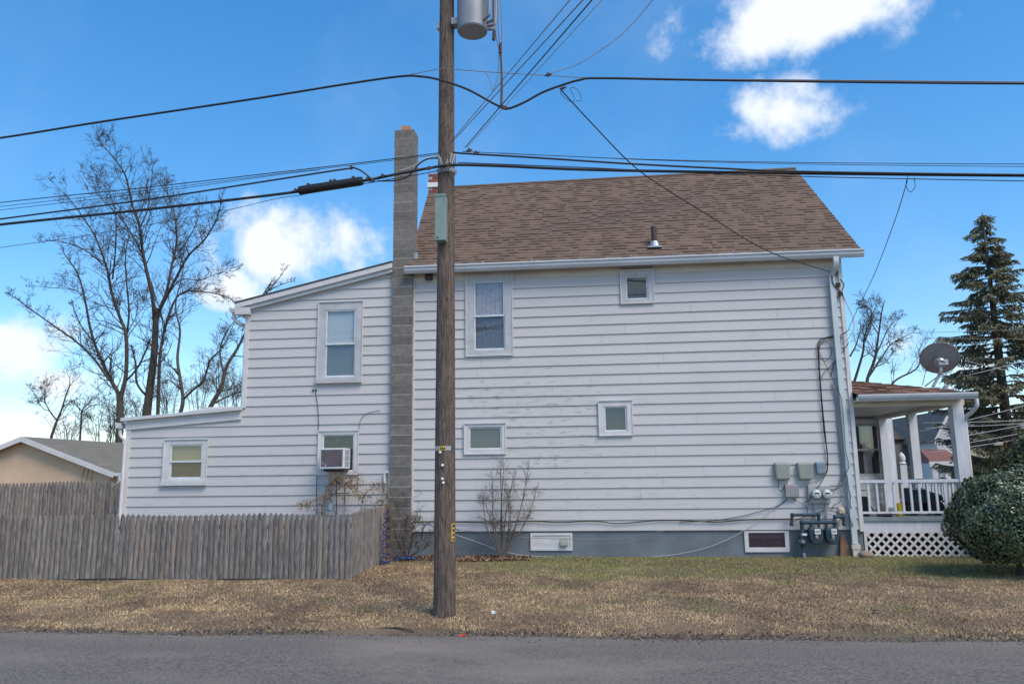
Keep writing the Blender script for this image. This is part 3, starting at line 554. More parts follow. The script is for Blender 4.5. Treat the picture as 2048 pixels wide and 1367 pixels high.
# vent pipe on roof
vp = W(1309, 493, .1); vz = 5.93+(vp[1]+.24)*(2.94/3.24)
MB().lathe([(.055, -.1), (.055, .42), (.04, .42), (.04, .38)], (vp[0], .1, vz), n=14).build('vent_pipe', 'vent', roof, smooth=False)
MB().lathe([(.12, -.03), (.095, .05), (.075, .10), (.058, .10)], (vp[0], .1, vz), n=14).box(vp[0]-.14, vp[0]+.14, -.06, .22, vz-.06, vz-.03).build('vent_flashing', 'steel', roof)
# flood lamp box under the eave
x0, x1, z0, z1 = wrect(852, 866, 547, 561); MB().box(x0, x1, -.10, -.02, z0, z1).box(x0+.02, x1-.02, -.14, -.10, z0-.02, z0+.08).build('eave_light', 'vent', house, bevel=.01)
# ------------------------------------------------------------------ porch (parts of the house)
PX0, PX1 = WX1+.012, 10.66; DZ = W(1820, 1033, 0)[2]; PB = 4.3
pd = MB().box(PX0, PX1+.1, -.03, PB, DZ-.07, DZ).build('porch_deck', 'deck', house)
MB().box(PX0, PX1+.05, .0, .05, DZ-.29, DZ-.072).build('porch_apron', 'porchwhite', house); MB().box(PX1, PX1+.05, .052, PB, DZ-.29, DZ-.072).build('porch_apron', 'porchwhite', house)
LZ0, LZ1 = .045, DZ-.285; LX1 = PX1+.03
lat = MB().box(PX0+.0, PX0+.05, .0, .03, LZ0, LZ1).box(LX1-.05, LX1, .0, .03, LZ0, LZ1).build('lattice_panel', 'trim', house)
pit = .163; hw = .029
for s_, yy in ((1, -.004), (-1, .006)):
    c = PX0-1.0
    while c < LX1+1.0:
        # strip centre line x = c + s*(z-LZ0); clip to the panel
        h_ = LZ1-LZ0; za, zb = 0.0, h_
        lo_, hi_ = sorted(((PX0+.04-c)*s_, (LX1-.04-c)*s_)); za, zb = max(za, lo_), min(zb, hi_)
        if zb-za > .04:
            w2 = hw
            MB().hexa([(c+s_*za-w2, yy, LZ0+za), (c+s_*za+w2, yy, LZ0+za), (c+s_*za+w2, yy+.008, LZ0+za), (c+s_*za-w2, yy+.008, LZ0+za), (c+s_*zb-w2, yy, LZ0+zb), (c+s_*zb+w2, yy, LZ0+zb), (c+s_*zb+w2, yy+.008, LZ0+zb), (c+s_*zb-w2, yy+.008, LZ0+zb)]).build('lattice_slat', 'trim', lat)
        c += pit
MB().box(PX0, LX1, .5, .55, 0, LZ1).build('crawl_shade_sheet', 'dark', house)  # near-black sheet, the shade under the deck put into its colour
# posts, beams, ceiling
BZ0, BZ1 = W(1820, 811, 0)[2], W(1820, 797, 0)[2]+.03
def post(x, y, s_=.2): MB().box(x-s_/2, x+s_/2, y, y+s_, DZ+.002, BZ0-.002).build('porch_post', 'porchwhite', house)
post(10.55, .01); post(10.58, 2.25, .17); post(10.56, PB-.3, .17)
MB().box(PX0, 10.68, .02, .18, BZ0, BZ1).build('porch_beam', 'frieze', house); MB().box(10.48, 10.66, .182, PB, BZ0, BZ1-.003).build('porch_beam', 'frieze', house)
ce = MB().box(PX0, 10.478, .182, PB, BZ1-.05, BZ1-.02).build('porch_ceiling', 'dark', house)
nbd = 9; bwid = (10.478-PX0)/nbd
for i in range(nbd): MB().box(PX0+i*bwid+.016, PX0+(i+1)*bwid-.016, .183, PB-.01, BZ1-.072, BZ1-.051).build('ceiling_board', 'ceil', ce)
cl = W(1718, 822, 1.6); MB().lathe([(.10, 0), (.12, -.03), (.10, -.05)], (8.85, 1.6, BZ1-.075), n=14).lathe([(.075, -.052), (.085, -.10), (.05, -.13)], (8.85, 1.6, BZ1-.075), n=14).build('ceiling_lamp', 'vent', house)
# back wall of the porch with its window
bwl = MB().box(PX0-.2, 10.9, PB+.03, PB+.3, .02, BZ1+.6).build('porch_wall', 'side', house)
wx0, wx1 = W(1716, 900, PB)[0]-.3, W(1775, 900, PB)[0]; wz0, wz1 = W(1748, 950, PB)[2], W(1745, 848, PB)[2]
zz = DZ
while zz < BZ0:
    mb = MB(); board(mb, PX0-.1, 10.8, PX0-.1, 10.8, zz, zz+E_, 0)
    for i, v in enumerate(mb.v): mb.v[i] = (v[0], v[1]+PB, v[2])
    if zz+E_ < wz0+.05: mb.build('siding_board', 'side', bwl)
    zz += E_
pw = MB().frame(wx0-.13, wx1+.13, wz0-.13, wz1+.13, .12, PB-.06, PB+.03).box(wx1+.10, 10.8, PB-.03, PB+.03, wz0-.13, BZ0).build('porch_window', 'porchwhite', house)
zm = (wz0+wz1)/2
for c, d, yy in ((zm-.02, wz1, -.04), (wz0, zm+.02, -.01)):
    MB().frame(wx0, wx1, c, d, .045, PB+yy-.015, PB+yy+.012).build('sash', 'greytrim', pw); MB().box(wx0+.04, wx1-.04, PB+yy-.004, PB+yy+.002, c+.04, d-.04).build('pane', 'glass', pw)
for xx in np.linspace(wx0+.15, wx1-.12, 3): MB().box(xx-.09, xx+.10, PB+.016, PB+.022, wz0, wz1).build('curtain', 'lace', pw)
MB().box(wx0, wx1, PB+.024, PB+.029, wz0, wz1).build('window_back', 'dark', pw)
# railing
rz0, rz1 = W(1820, 1024, .06)[2], W(1820, 961, .06)[2]
rail = MB().box(PX0, 10.46, .03, .10, rz1-.03, rz1+.025).box(PX0, 10.46, .04, .09, rz0-.02, rz0+.02).build('porch_railing', 'porchwhite', house)
for i in range(11):
    x = W(1737.5+17*i, 990, .06)[0]
    if x < 10.42: MB().box(x-.019, x+.019, .045, .083, rz0+.02, rz1-.03).build('baluster', 'porchwhite', rail)
rail2 = MB().box(10.52, 10.59, .22, 2.24, rz1-.03, rz1+.02).box(10.53, 10.58, .22, 2.24, rz0-.02, rz0+.02).build('porch_railing', 'porchwhite', house)
for i in range(13): y = .33+i*.15; MB().box(10.537, 10.573, y-.018, y+.018, rz0+.02, rz1-.03).build('baluster', 'porchwhite', rail2)
nw = W(1808, 960, 3.0)
MB().box(nw[0]-.07, nw[0]+.07, 2.95, 3.09, DZ, DZ+.98).lathe([(.06, 0), (.095, .03), (.06, .06), (.08, .12), (.075, .19), (.04, .25), (.005, .28)], (nw[0], 3.02, DZ+.98), n=16).build('newel_post', 'porchwhite', house)
# porch roof: hip with shingles, gutter, downspout
ez = W(1830, 786, -.3)[2]; ex1 = W(1957, 791, -.36)[0]-.12; hipp = np.array(W(1705, 757, 1.35)); hipp[0] = PX0
A_, B_, C_ = np.array([PX0, -.28, ez]), np.array([ex1, -.28, ez]), np.array([PX0, 1.35, hipp[2]])
D_, E2 = np.array([ex1, PB+.4, ez]), np.array([PX0, PB-.9, hipp[2]])
prf = MB().add([A_, B_, C_, D_, E2, A_+dn*.4, B_+dn*.4, D_+dn*.4], [(0, 1, 2), (1, 3, 4, 2), (5, 7, 6), (0, 5, 6, 1), (1, 6, 7, 3)]).build('porch_roof', 'roofbase', house)
shingles(A_, B_, C_, C_+np.array([.02, 0, 0]), .128, prf, 'shingle2', 120, 5); shingles(B_, D_, C_, E2, .128, prf, 'shingle2', 0, 6)
MB().extr([(-.25, ez-.015), (-.25, ez-.125), (-.31, -.13+ez), (-.355, ez-.07), (-.37, ez-.03), (-.37, ez-.005), (-.355, ez-.005), (-.34, ez-.06), (-.30, ez-.115), (-.265, ez-.11), (-.265, ez-.015)], 'x', PX0, ex1+.12).build('porch_gutter', 'gutter', house)
MB().box(PX0, ex1-.2, -.248, .02, ez-.125, ez-.10).box(PX0, ex1-.2, -.245, -.225, ez-.10, ez-.045).box(ex1-.45, ex1-.02, .18, PB, ez-.12, ez-.10).build('porch_soffit', 'frieze', house)
pdn = spline([(10.80, -.2, ez-.12), (10.80, -.19, ez-.25), (10.75, -.08, ez-.36), (10.69, .08, ez-.48), (10.69, .1, ez-.8), (10.69, .1, .3)], 5); MB().tube(pdn, .038, 8).build('porch_downspout', 'trim', house, smooth=True)
# things on and by the porch
DR = thing('satellite_dish', 'large dark grey satellite dish on an arm above the porch roof', 'satellite dish', (W(1866, 772, .4)))
dc = Vector(W(1879, 718, .45)); ax_ = Vector((.30, .72, .68)).normalized(); q_ = Vector((0, 0, 1)).rotation_difference(ax_); R_ = .345
vs, fs = [], []
for i in range(9):
    r = R_*i/8
    for j in range(32):
        t = 2*math.pi*j/32; p = dc+q_ @ Vector((r*math.cos(t), r*math.sin(t)*1.06, .22*(r/R_)**2*R_*.6)); vs.append(p)
for i in range(8):
    for j in range(32): fs.append((i*32+j, i*32+(j+1) % 32, i*32+32+(j+1) % 32, i*32+32+j))
rd = MB().add(vs, fs); rd.tube([dc+q_ @ Vector((R_*math.cos(t), R_*math.sin(t)*1.06, .22*R_*.6)) for t in np.linspace(0, 2*math.pi, 33)], .009, 6, False); rd.build('reflector', 'dish', DR, smooth=True)
rp = Vector(W(1866, 773, .4)); MB().tube(spline([rp, rp+Vector((.12, 0, .20)), dc-ax_*.13+Vector((0, 0, -.15)), dc-ax_*.06], 5), .03, 8).build('mast', 'steel', DR, smooth=True)
MB().box(rp.x-.09, rp.x+.09, rp.y-.12, rp.y+.12, rp.z-.06, rp.z-.02).build('foot_plate', 'steel', DR)
MB().lathe([(.10, -.03), (.11, .03), (.07, .10), (.05, .11)], tuple(dc-ax_*.14), ax_, 14).box(dc.x-.09, dc.x+.09, dc.y-.16, dc.y-.06, dc.z-.13, dc.z-.02).build('bracket', 'steel', DR)
rv_ = W(1895, 777, .35); MB().lathe([(.115, 0), (.11, .05), (.07, .10), (.02, .12)], (rv_[0], .35, rv_[2]-.05), n=18).build('roof_dome', 'steel', smooth=True, label='small grey metal dome on the porch roof beside the dish', cat='roof vent')
cart = thing('wheeled_cart', 'dark teal and black wheeled cart standing on the porch behind the balusters', 'cart', (10.0, .6, DZ))
c0 = W(1846, 1010, .6); x0 = c0[0]
MB().extr([(x0-.28, DZ+.22), (x0+.22, DZ+.22), (x0+.36, DZ+.30), (x0+.33, DZ+.38), (x0+.10, DZ+.46), (x0-.02, DZ+.52), (x0-.25, DZ+.52), (x0-.29, DZ+.40)], 'y', .48, .85).build('body', 'teal', cart, bevel=.03)
MB().box(x0-.22, x0+.06, .474, .479, DZ+.40, DZ+.49).build('window', 'glass', cart)
for xx in (x0-.22, x0+.2):
    MB().lathe([(.13, -.035), (.14, -.02), (.14, .02), (.13, .035), (.05, .035)], (xx, .47, DZ+.14), (0, 1, 0), 18).build('wheel', 'black', cart); MB().lathe([(.13, -.035), (.14, 0), (.13, .035)], (xx, .84, DZ+.14), (0, 1, 0), 18).build('wheel', 'black', cart)
MB().tube(spline([(x0+.3, .66, DZ+.33), (x0+.5, .66, DZ+.20), (x0+.65, .66, DZ+.10)], 4), .02, 6).build('handle', 'black', cart)
cx_ = W(1797, 1012, .35); MB().lathe([(.045, 0), (.05, .02), (.058, .22), (.06, .24), (.053, .24), (.045, .03)], (cx_[0], .35, DZ), n=16).build('yellow_tumbler', 'yellow', label='tall yellow tumbler on the porch floor', cat='cup')
MB().lathe([(.035, 0), (.04, .02), (.048, .15), (.05, .16), (.043, .16), (.035, .03)], (cx_[0]+.07, .38, DZ), n=16).build('green_cup', 'green', label='shorter green cup beside the yellow tumbler', cat='cup')
cb = W(1731, 1006, .3); MB().box(cb[0]-.03, cb[0]+.05, .25, .5, DZ, DZ+.34).box(cb[0]-.04, cb[0]+.06, .24, .51, DZ+.34, DZ+.37).build('black_bin', 'black', label='narrow black bin behind the first baluster by the house corner', cat='bin', bevel=.012)
gb = W(1763, 1022, .3); MB().lathe([(.07, 0), (.10, .04), (.10, .10), (.07, .17), (.04, .2), (.045, .23), (.01, .25)], (gb[0], .32, DZ), n=12).lathe([(.02, 0), (.012, .05), (.002, .08)], (gb[0]-.04, .32, DZ+.2), (-.2, 0, 1), 8).build('grey_bundle', 'slate', smooth=True, label='dark grey rounded bundle with a pointed tip behind the railing', cat='bundle')
sp_p = W(1774, 1027, .1); MB().hexa([(sp_p[0]-.08, .0, DZ+.025), (sp_p[0]+.07, .0, DZ+.025), (sp_p[0]+.08, .12, DZ+.10), (sp_p[0]-.06, .12, DZ+.10), (sp_p[0]-.08, .0, DZ+.04), (sp_p[0]+.07, .0, DZ+.04), (sp_p[0]+.08, .12, DZ+.115), (sp_p[0]-.06, .12, DZ+.115)]).tube(spline([(sp_p[0]-.05, .06, DZ+.03), (sp_p[0]-.2, .05, DZ+.06), (sp_p[0]-.3, .05, DZ+.20)], 4), .01, 6).box(sp_p[0]-.06, sp_p[0]+.06, .02, .1, DZ+.0, DZ+.03).build('solar_lamp', 'black', label='black solar panel lamp with thin arm on the deck edge', cat='lamp')
rk_ = W(1731, 1106, -.15); mb = MB(); vs = []; fs = []
for i in range(7):
    for j in range(10):
        ph = math.pi*i/6; th = 2*math.pi*j/10; s_ = 1+random.uniform(-.12, .12); vs.append((rk_[0]+.14*s_*math.sin(ph)*math.cos(th), -.15+.1*s_*math.sin(ph)*math.sin(th), .11+.075*s_*math.cos(ph)))
for i in range(6):
    for j in range(10): fs.append((i*10+j, i*10+(j+1) % 10, i*10+10+(j+1) % 10, i*10+10+j))
mb.add(vs, fs); mb.build('rock', 'rock', smooth=True, label='reddish brown rock at the foot of the lattice', cat='rock')
x0, x1, z0, z1 = wrect(1677, 1699, 1068, 1110, -.05); MB().hexa([(x0, -.10, .05), (x1+.04, -.10, .05), (x1+.04, -.06, .05), (x0, -.06, .05), (x0+.06, -.02, z1), (x1-.08, -.02, z1+.03), (x1-.08, .004, z1+.03), (x0+.06, .004, z1)]).build('leaning_board', 'post', label='short weathered board leaning on the foundation beside the gas meters', cat='board')
# ------------------------------------------------------------------ utilities on the wall
def rbox(name, mt, l, r, t, b, dep, label, cat, group=None, bev=.02, taper=.02):
    x0, x1, z0, z1 = wrect(l, r, t, b, -dep)
    o = MB().hexa([(x0+taper, -dep, z0), (x1-taper, -dep, z0), (x1-taper, -.024, z0), (x0+taper, -.024, z0), (x0, -dep, z1-.02), (x1, -dep, z1-.02), (x1, -.024, z1), (x0, -.024, z1)])
    return o.build(name, mt, label=label, cat=cat, group=group, bevel=bev)
rbox('telephone_box', 'telbox', 1549.7, 1582, 923, 959, .12, 'grey green plastic telephone box right above the streaked junction box', 'utility box', 'grey green telephone boxes', .03)
rbox('telephone_box', 'telbox', 1595.5, 1628, 922.5, 959, .12, 'grey green plastic telephone box next to the small blue grey box', 'utility box', 'grey green telephone boxes', .03)
rbox('cable_box', 'bluebox', 1632.6, 1652, 922, 947, .10, 'small blue grey cable box with black cables entering it', 'utility box', None, .015, .012)
rbox('junction_box', 'woodbox', 1571, 1598, 968, 993, .11, 'streaked grey junction box below the telephone boxes', 'utility box', None, .006, 0)
x0, x1, z0, z1 = wrect(1617, 1661, 970, 1006, -.1); mp_ = thing('electric_meter_panel', 'grey metal panel with two round electric meters', 'electric meter', ((x0+x1)/2, -.06, z0))
MB().box(x0, x1, -.10, -.024, z0, z1).build('panel_box', 'panel', mp_, bevel=.008)
for px in (1631.5, 1652.5):
    c = W(px, 988, -.12); me_ = MB().lathe([(.092, 0), (.092, .05), (.085, .055)], (c[0], -.10, c[2]), (0, -1, 0), 24).build('meter', 'steel', mp_)
    MB().lathe([(.082, .056), (.08, .10), (.06, .115)], (c[0], -.10, c[2]), (0, -1, 0), 24).build('dial_cover', 'dial', me_, smooth=True)
    MB().box(c[0]-.045, c[0]+.045, -.219, -.2155, c[2]+.012, c[2]+.034).box(c[0]-.05, c[0]-.035, -.219, -.2155, c[2]-.025, c[2]-.015).box(c[0]+.03, c[0]+.048, -.219, -.2155, c[2]-.025, c[2]-.015).build('register', 'black', me_)
for px in (1628.5, 1651):
    a_ = W(px, 1005, -.06); MB().tube([(a_[0], -.06, z0), (a_[0], -.06, .62)], .018, 8).build('conduit', 'steel', mp_)
gm = thing('gas_meter_set', 'blue painted gas meters with pipe manifold and regulator by the basement window', 'gas meter', (W(1640, 1100, -.2)[0], -.2, .08))
def pipe(pp, r=.03, Y=-.17, nm='pipe'):
    P = [W(x, y, Y) for x, y in pp]; mb = MB()
    for i in range(len(P)-1): mb.tube([P[i], P[i+1]], r, 10)
    for p in P: mb.lathe([(.3*r, -1.3*r), (r*1.1, -1.0*r), (r*1.35, 0), (r*1.1, 1.0*r), (.3*r, 1.3*r)], tuple(p), n=10)
    return mb.build(nm, 'gas', gm)
pipe([(1583, 1047), (1584.5, 1029), (1637, 1028.5), (1638, 1044)]); pipe([(1604, 1063), (1604, 1044), (1669, 1043.5)], .036); pipe([(1669, 1043), (1670, 1033), (1687, 1033), (1688, 1047)], .03)
for px in (1621, 1637.5, 1652.5, 1669): pipe([(px, 1044), (px, 1056)], .026)
pipe([(1604, 1061), (1604.5, 1090)], .03); pipe([(1607, 1088), (1608, 1101)], .028)
c = W(1603, 1082, -.17); MB().lathe([(.03, -.06), (.085, -.025), (.095, 0), (.085, .025), (.03, .06)], (c[0], -.17, c[2]), (0, -.5, .85), 16).lathe([(.05, 0), (.055, .1), (.03, .13)], (c[0], -.17, c[2]+.03), n=12).build('regulator', 'gas', gm, smooth=False)
c = W(1608, 1105, -.17); MB().tube([(c[0], -.17, c[2]+.06), (c[0], -.17, .03)], .03, 10).build('riser_sleeve', 'steel', gm)
c = W(1609, 1068, -.22); MB().box(c[0]-.045, c[0]+.045, -.228, -.22, c[2]-.02, c[2]+.02).build('tag', 'white', gm)
for l, r in ((1618, 1645.5), (1651, 1677.7)):
    x0, x1, z0, z1 = wrect(l, r, 1054.5, 1088, -.22); zc = (z0+z1)/2; w_ = x1-x0
    m_ = MB().extr([(x0, z0+.10), (x0+.05, z0+.02), (x0+.10, z0), (x1-.10, z0), (x1-.05, z0+.02), (x1, z0+.10), (x1, z1-.05), (x1-.02, z1), (x0+.02, z1), (x0, z1-.05)], 'y', -.27, -.10).build('meter_body', 'gas', gm, bevel=.02)
    MB().box(x0+.09, x1-.055, -.31, -.268, z1-.11, z1-.02).build('index', 'white', m_); MB().box(x0+.10, x1-.065, -.3125, -.3105, z1-.08, z1-.045).build('index_window', 'panel', m_); MB().lathe([(.03, 0), (.03, .03)], ((x0+x1)/2, -.27, zc-.0), (0, -1, 0), 12).build('knob', 'steel', m_)
    MB().box(x0+.08, x1-.10, -.2745, -.2715, zc-.06, zc-.035).build('sticker', 'red' if l < 1640 else 'cream', m_)
rbox('cream_box', 'cream', 1677, 1692, 1013, 1028, .08, 'round cornered cream box on the siding near the downspout', 'utility box', None, .03, .01); rbox('cream_fitting', 'cream', 1672, 1680.5, 1035, 1051, .09, 'narrow cream fitting behind the gas pipe', 'utility box', None, .01, .004)
def cable(pp, Y, r, label, mt='cable', n=5, group=None, name='wall_cable'):
    return MB().tube(pxline(pp, Y, n), r, 6).build(name, mt, smooth=True, label=label, cat='cable', group=group)
cable([(1666, 672), (1648, 676), (1637, 685), (1637, 720), (1641, 780), (1648, 860), (1654, 900), (1655, 935), (1651, 948)], -.05, .011, 'thick black cable bundle dropping down the siding to the blue grey box')
cable([(1700, 658), (1680, 670), (1655, 676), (1640, 688), (1639, 730), (1644, 800), (1652, 880), (1656, 930)], -.06, .007, 'thin black cable running beside the thick bundle')
cable([(1698, 684), (1680, 710), (1668, 728), (1662, 752)], -.05, .007, 'black cable curving off the house corner above the porch roof'); cable([(1682, 668), (1679, 700), (1668, 725), (1650, 742), (1642, 757)], -.06, .006, 'black cable crossing the downspout below the cable loop')
cable([(1637, 695), (1650, 682), (1663, 696), (1660, 714), (1648, 722), (1639, 710), (1638, 695)], -.05, .005, 'single round loop of thin cable on the siding')
cable([(1640, 705), (1656, 740), (1672, 770), (1683, 800), (1688, 850), (1691, 900), (1698, 930), (1692, 945), (1686, 955), (1683, 970), (1670, 979), (1661, 979)], -.14, .006, 'long black cable running down beside the downspout to the meters')
cable([(1664, 765), (1672, 800), (1676, 850), (1681, 905), (1684, 945), (1680, 965), (1672, 976), (1660, 977)], -.05, .011, 'grey service entrance cable dropping to the meter panel', 'greycable')
cable([(1651, 948), (1640, 968), (1625, 985), (1618, 1000), (1606, 1005)], -.13, .007, 'black cable hanging across the meter panel from the blue box'); cable([(1651, 949), (1638, 958), (1620, 965), (1605, 968)], -.06, .008, 'dusty cables sloping from blue box to the telephone box', 'greycable')
cable([(1558, 959), (1557, 975), (1560, 981), (1568, 975), (1577, 960)], -.07, .006, 'black cable loop hanging from telephone box to junction box')
cable([(1575, 994), (1566, 1005), (1548, 1014), (1520, 1022), (1480, 1032), (1420, 1041), (1360, 1043)], -.045, .007, 'black cable sloping from junction box to the low cable run'); cable([(1586, 996), (1600, 1005), (1612, 1012), (1615, 1022), (1612, 1030)], -.05, .006, 'black cable looping from junction box to the gas pipe')
cable([(1581, 1047), (1600, 1036), (1630, 1026), (1655, 1020), (1680, 1026), (1690, 1032)], -.06, .007, 'black cable arching over the gas manifold'); cable([(1663, 1021), (1668, 1009), (1680, 1003), (1683, 990), (1679, 975)], -.05, .005, 'thin cable rising between meter panel and downspout')
cable([(1683, 1002), (1692, 1020), (1700, 1036), (1706, 1050), (1702, 1050), (1696, 1035)], -.13, .005, 'thin cable tail hanging over the downspout'); cable([(1694, 948), (1697, 975), (1701, 990), (1700, 1005), (1703, 1016)], -.13, .006, 'black cable with connector bunch on the downspout')
cable([(1582, 1037), (1500, 1038), (1430, 1043), (1330, 1039), (1240, 1046), (1185, 1041), (1120, 1044), (1060, 1041), (1000, 1045), (910, 1043), (840, 1043), (780, 1052)], -.045, .011, 'black cable strung along the bottom siding course')
cable([(1330, 1060), (1260, 1074), (1200, 1078), (1130, 1077), (1030, 1073), (960, 1064), (905, 1056)], -.10, .006, 'thin dark cable sagging across the white basement panel', 'greycable')
cable([(1568, 996), (1530, 1030), (1480, 1065), (1420, 1092), (1350, 1108), (1300, 1112)], -.05, .005, 'pale thin cable sloping from junction box down to the grass', 'palecable'); cable([(910, 1068), (960, 1085), (1000, 1100), (1050, 1110), (1110, 1113)], -.14, .006, 'pale cord running from the utility pole side to the bed', 'palecable')
cable([(631, 781), (636, 820), (637, 858)], -.035, .006, 'thin black wire hanging below the upper rear window'); cable([(634, 950), (633, 985), (634, 1030)], -.035, .006, 'thin black wire below the air conditioner window'); cable([(717, 860), (722, 838), (735, 826), (760, 820)], -.03, .004, 'thin stray wire curling above the air conditioner window')
MB().tube(pxline([(769, 967), (769, 950), (771, 945), (776, 944), (779, 948), (779, 1000), (778, 1030)], -.06, 5), .028, 8).build('vent_riser', 'trim', smooth=True, label='white hooked pipe rising beside the block chimney', cat='pipe')
for px in (626.5, 632):
    q = W(px, 780, -.03); MB().lathe([(.018, 0), (.022, .012), (.012, .03)], (q[0], -.022, q[2]), (0, -1, 0), 10).build('wall_plug', 'black', label='small black cable plug in the siding under the upper rear window', cat='plug', group='cable plugs in the rear siding')
q = onZ(988, 1226, -.085); MB().hexa([(q[0]-.03, q[1]-.02, q[2]), (q[0]+.02, q[1]-.025, q[2]), (q[0]+.03, q[1]+.02, q[2]+.01), (q[0]-.02, q[1]+.02, q[2]), (q[0]-.03, q[1]-.01, q[2]+.045), (q[0]+.025, q[1]-.015, q[2]+.03), (q[0]+.03, q[1]+.02, q[2]+.02), (q[0]-.02, q[1]+.02, q[2]+.035)]).build('paper_scrap', 'white', label='crumpled white paper scrap in the dry grass near the pole foot', cat='litter')
q = onZ(925, 1271, -.14); MB().hexa([(q[0]-.05, q[1]-.02, q[2]), (q[0]+.05, q[1]-.015, q[2]), (q[0]+.04, q[1]+.02, q[2]), (q[0]-.04, q[1]+.025, q[2]), (q[0]-.045, q[1]-.015, q[2]+.02), (q[0]+.04, q[1]-.01, q[2]+.03), (q[0]+.03, q[1]+.02, q[2]+.02), (q[0]-.03, q[1]+.02, q[2]+.015)]).build('red_scrap', 'red', label='small red scrap lying on the asphalt edge below the pole', cat='litter')
# air conditioner
acx0, acx1, acz0, acz1 = wrect(639.5, 688, 895.5, 937, -.40)
ac = thing('air_conditioner', 'white window air conditioner with brown peeling coil in rear window', 'air conditioner', ((acx0+acx1)/2, -.2, acz0))
MB().box(acx0, acx1, -.40, .0, acz0, acz1).build('case', 'sash', ac, bevel=.012)
MB().box(acx0+.03, acx1-.03, -.406, -.398, acz0+.045, acz1-.03).build('coil', mat('rusty_coil', (.15, .12, .125), (.10, .08, .085), 7, 7, .8, c3=(.55, .53, .53), s3=5, lo3=.62, hi3=.66, stretch=(1.4, 1, .7), bump=.2), ac)
for i in range(3):
    for j in range(2): MB().box(acx1-.002, acx1+.004, -.33+j*.12, -.23+j*.12, acz0+.05+i*.115, acz0+.145+i*.115).build('side_louver', 'panel', ac)
MB().box(acx0+.05, acx1-.02, -.30, -.05, acz0-.05, acz0-.002).build('drip_tray', 'vent', ac)
# ------------------------------------------------------------------ fences
def picket_mesh(h, wd=.091):
    b_ = wd/2; prof = [(-b_, h-.125), (-b_*.92, h-.10), (-b_*.62, h-.045), (-b_*.30, h-.006), (b_*.30, h-.006), (b_*.62, h-.045), (b_*.92, h-.10), (b_, h-.125)]
    vs, fs = [], []; cols = [-1, -.55, 0, .55, 1]; dep = [.002, -.012, -.018, -.012, .002]
    def top(u): return float(np.interp(u*b_, [p[0] for p in prof], [p[1] for p in prof]))
    for u, d in zip(cols, dep):
        for z in (0, h-.13, top(u*.999)): vs.append((u*b_, d, z))
    for u in cols:
        for z in (0, h-.13, top(u*.999)): vs.append((u*b_, .010, z))
    for i in range(4):
        for k in range(2): a = i*3+k; fs.append((a, a+3, a+4, a+1)); b2 = 15+i*3+k; fs.append((b2+1, b2+4, b2+3, b2))
        fs.append((i*3+2, i*3+5, 15+i*3+5, 15+i*3+2))
    for k in range(2): fs.append((k+1, 15+k+1, 15+k, k)); fs.append((12+k, 27+k, 27+k+1, 12+k+1))
    me = bpy.data.meshes.new('picket'); me.from_pydata(vs, [], fs); me.materials.append(MT['picket']); return me
PK = [picket_mesh(1.06, w_) for w_ in (.0885, .0895, .087)]
PT = [picket_mesh(1.55, w_) for w_ in (.0885, .0895, .087)]
def fence(p, q, meshes, h, label, group=None, base=lambda x, y: float(gz(x, y)), pitch=.0935):
    p, q = np.array(p, float), np.array(q, float); L = np.linalg.norm(q-p); d = (q-p)/L; ang = math.atan2(d[1], d[0])
    fc = thing('picket_fence', label, 'fence', ((p[0]+q[0])/2, (p[1]+q[1])/2, base(*((p+q)/2))), group); n = round(L/pitch); pitch = L/n
    for i in range(n):
        c = p+d*(i+.5)*pitch
        inst(random.choice(meshes), 'picket', fc, (c[0], c[1]+random.uniform(-.004, .004), base(*c)+.008+.012*math.sin(i*.23)+random.uniform(-.004, .004)), (random.uniform(-.006, .006), .010*math.sin(i*.11+1)+random.uniform(-.004, .004), ang), (1, 1, 1+random.uniform(-.004, .004)))
    nv = np.array([-d[1], d[0]])
    for hz in (.22, h*.5, h-.25):
        a_, b_ = p+nv*.014, q+nv*.014; c_, e_ = p+nv*.055, q+nv*.055; za, zb = base(*p)+hz, base(*q)+hz
        MB().hexa([(*a_, za), (*b_, zb), (*e_, zb), (*c_, za), (*a_, za+.07), (*b_, zb+.07), (*e_, zb+.07), (*c_, za+.07)]).build('rail', 'picket', fc)
    return fc
FX = onZ(700, 1158, 0.0)
fy = -2.85; fxr = FX[0]
FE = onZ(760, 1128, .045)
fence((-10.3, fy-.02), (fxr, fy), PK, 1.06, 'low grey weathered picket fence parallel to the road'); fence((fxr+.015, fy+.012), (fxr-.03, -.60), PK, 1.06, 'short return of grey picket fence running back to the chimney')
fp = W(775.5, 1100, -.55); MB().box(fxr-.05, fxr+.05, -.58, -.49, 0, 1.12).build('fence_post', 'post', label='square brown post ending the fence beside the chimney', cat='post')
fence((-12.0, 2.0), (LX0-.02, 2.0), PT, 1.55, 'taller grey picket fence between garage and low rear addition')
# ------------------------------------------------------------------ garage behind the left fence
GY = 7.0
gp0, gp1 = W(55, 873, GY), W(237, 944, GY)   # ridge, right eave on the gable plane
gar = thing('garage', 'tan garage with grey shingled gable roof behind the fence', 'garage', (gp0[0], GY+4, 0))
hwid = gp1[0]-gp0[0]; GL = 11.0
def ggab(x): return gp0[2]-(gp0[2]-gp1[2])*abs(x-gp0[0])/hwid
xs_ = [gp0[0]-hwid+.25, gp0[0], gp0[0]+hwid-.25]
MB().extr([(xs_[0], 0), (xs_[2], 0), (xs_[2], ggab(xs_[2])-.06), (xs_[1], ggab(xs_[1])-.06), (xs_[0], ggab(xs_[0])-.06)], 'y', GY, GY+GL).build('wall', 'beige', gar)
for zz in (W(100, 930, GY)[2],): MB().box(xs_[0]+.2, xs_[2]-.1, GY-.004, GY+.01, zz-.006, zz+.006).build('panel_seam', 'beige', gar)
